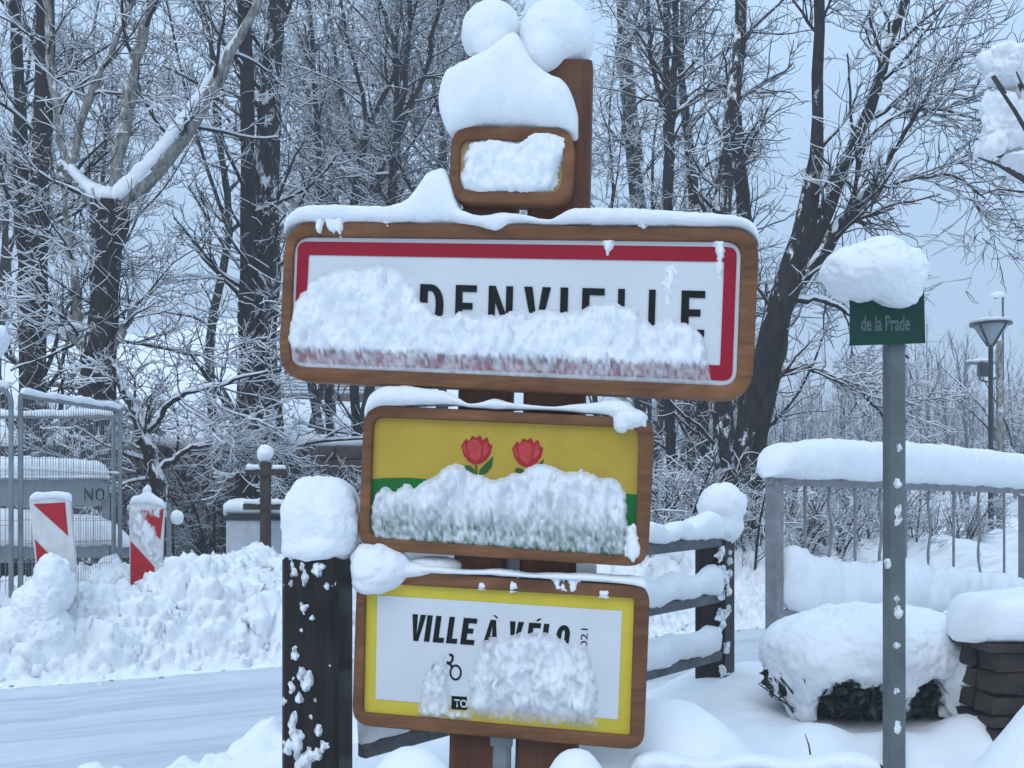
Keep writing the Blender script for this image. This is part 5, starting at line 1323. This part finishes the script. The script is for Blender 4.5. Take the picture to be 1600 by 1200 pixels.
# distant wood across the valley floor
def far_wood(name, n, xr, yr):
    rng = np.random.default_rng(77); W, S_ = [], []
    x = rng.uniform(*xr, n); y = rng.uniform(*yr, n); z = np.array([zfar(a, b) for a, b in zip(x, y)]); h = rng.uniform(4.5, 8.5, n) * (1 + .25 * vnoise(np.stack([x * .12, y * .1, x * 0], -1)))
    st_ = np.stack([x, y, z - .3], -1)
    p, r = grow_level(rng, st_, np.tile([0, 0, 1.], (n, 1)), h, np.full(n, .09), 7, .05, .05, .2)
    W.append(tubes(p, r, 4))
    pos, d_, ln, rr_ = sprout(rng, p, r, 16, .12, 1, .25, .8, 1, .4, np.full(n, 2.3)); rr_ = np.clip(rr_, .016, .03)
    p2, r2 = grow_level(rng, pos, d_, ln, rr_, 4, .15, .12, .5); W.append(tubes(p2, r2, 3)); a_, b_ = snow_on(p2, r2, .02, .5); S_.append(tubes(a_, b_, 3))
    pos, d_, ln, rr_ = sprout(rng, p2, r2, 4, .2, 1, .3, .9, 1, .7, np.full(len(p2), 1.0)); rr_ = np.clip(rr_, .012, .02)
    p3, r3 = grow_level(rng, pos, d_, ln, rr_, 3, .15, .1, .5); W.append(tubes(p3, r3, 3)); a_, b_ = snow_on(p3, r3, .018, .4); S_.append(tubes(a_, b_, 3))
    vw, qw_ = merge(W); vs, qs = merge(S_)
    me = mesh_np(name, np.concatenate([vw, vs]), np.concatenate([qw_, qs + len(vw)]))
    me.materials.append(M['bark']); me.materials.append(M['snow_far'])
    mi = np.zeros(len(me.polygons), np.int32); mi[len(qw_):] = 1; me.polygons.foreach_set('material_index', mi)
    o = link(name, me); o['kind'] = 'stuff'; return o
far_wood('distant_wood', 430, (8, 50), (44, 84))

# snow-laden branch reaching in at the right edge, close by
nbh = thing('snow_laden_branch', 'snow-smothered branch hanging in at the upper right edge', 'branch')
ND = 5.2; NS = ND / F_PX
mb = MB()
for pts, r in (([(1680, 270, ND), (1620, 262, ND), (1570, 245, ND), (1540, 240, ND)], [.03, .024, .014, .006]), ([(1660, 330, ND + .1), (1610, 205, ND), (1585, 170, ND), (1560, 130, ND - .05), (1553, 118, ND - .05)], [.03, .022, .014, .010, .007]),
               ([(1640, 240, ND), (1610, 170, ND), (1585, 115, ND), (1580, 95, ND)], [.02, .012, .008, .004]), ([(1640, 300, ND), (1600, 280, ND), (1570, 258, ND)], [.02, .012, .006])):
    mb.tube([P(*p) for p in pts], r, 7)
mb.build('bough', M['twig'], nbh)
def cl(name, els, sub=5, amp=.012):
    e_ = [(P(x, y, ND + dz), (rx * NS, .12, rz * NS)) for x, y, rx, rz, dz in els]; lump(name, e_[0][0], e_, nbh, sub=sub, amp=amp, fine=12)
cl('snow_clump', [(1590, 100, 40, 26, 0), (1572, 110, 24, 20, .03), (1612, 92, 40, 26, 0), (1565, 92, 20, 14, .02)], amp=.02)
cl('snow_clump', [(1566, 205, 28, 34, .02), (1548, 228, 20, 22, .0), (1590, 212, 34, 36, .05), (1562, 178, 20, 26, .02), (1538, 238, 10, 12, 0)], amp=.022)
cl('snow_clump', [(1610, 262, 36, 12, .0), (1585, 254, 26, 9, 0), (1630, 250, 30, 20, .05)], amp=.016)
cl('snow_clump', [(1604, 165, 14, 20, .06), (1616, 150, 20, 24, .06)], amp=.02)
mb = MB()
for pts, r in (([(1640, 310, ND - .1), (1600, 282, ND - .14), (1560, 258, ND - .12), (1528, 246, ND - .1)], [.016, .012, .008, .004]), ([(1610, 215, ND - .16), (1585, 172, ND - .17), (1562, 138, ND - .15), (1550, 120, ND - .1)], [.012, .010, .008, .006]), ([(1612, 160, ND - .14), (1596, 130, ND - .14), (1588, 112, ND - .12)], [.008, .006, .004]), ([(1600, 300, ND - .1), (1560, 296, ND - .1), (1530, 305, ND - .1)], [.006, .004, .003])):
    mb.tube([P(*p) for p in pts], r, 7)
o_ = mb.build('bough', M['twig'], nbh)
cl('snow_clump', [(-6, 528, 12, 22, .5), (-14, 540, 14, 26, .5)])

# ================================================================== HAZE
hb = MB(); hb.box((30, 45, 10.5), (320, 260, 26)); 
hm = bpy.data.materials.new('thin_snow_haze'); hm.use_nodes = True; ht = hm.node_tree; ht.nodes.remove(ht.nodes['Principled BSDF'])
pv = ht.nodes.new('ShaderNodeVolumePrincipled'); pv.inputs['Color'].default_value = (.93, .95, .98, 1); pv.inputs['Density'].default_value = .0042; pv.inputs['Anisotropy'].default_value = .0
ht.links.new(pv.outputs[0], ht.nodes['Material Output'].inputs['Volume'])
hz_o = hb.build('haze', hm); hz_o['kind'] = 'stuff'
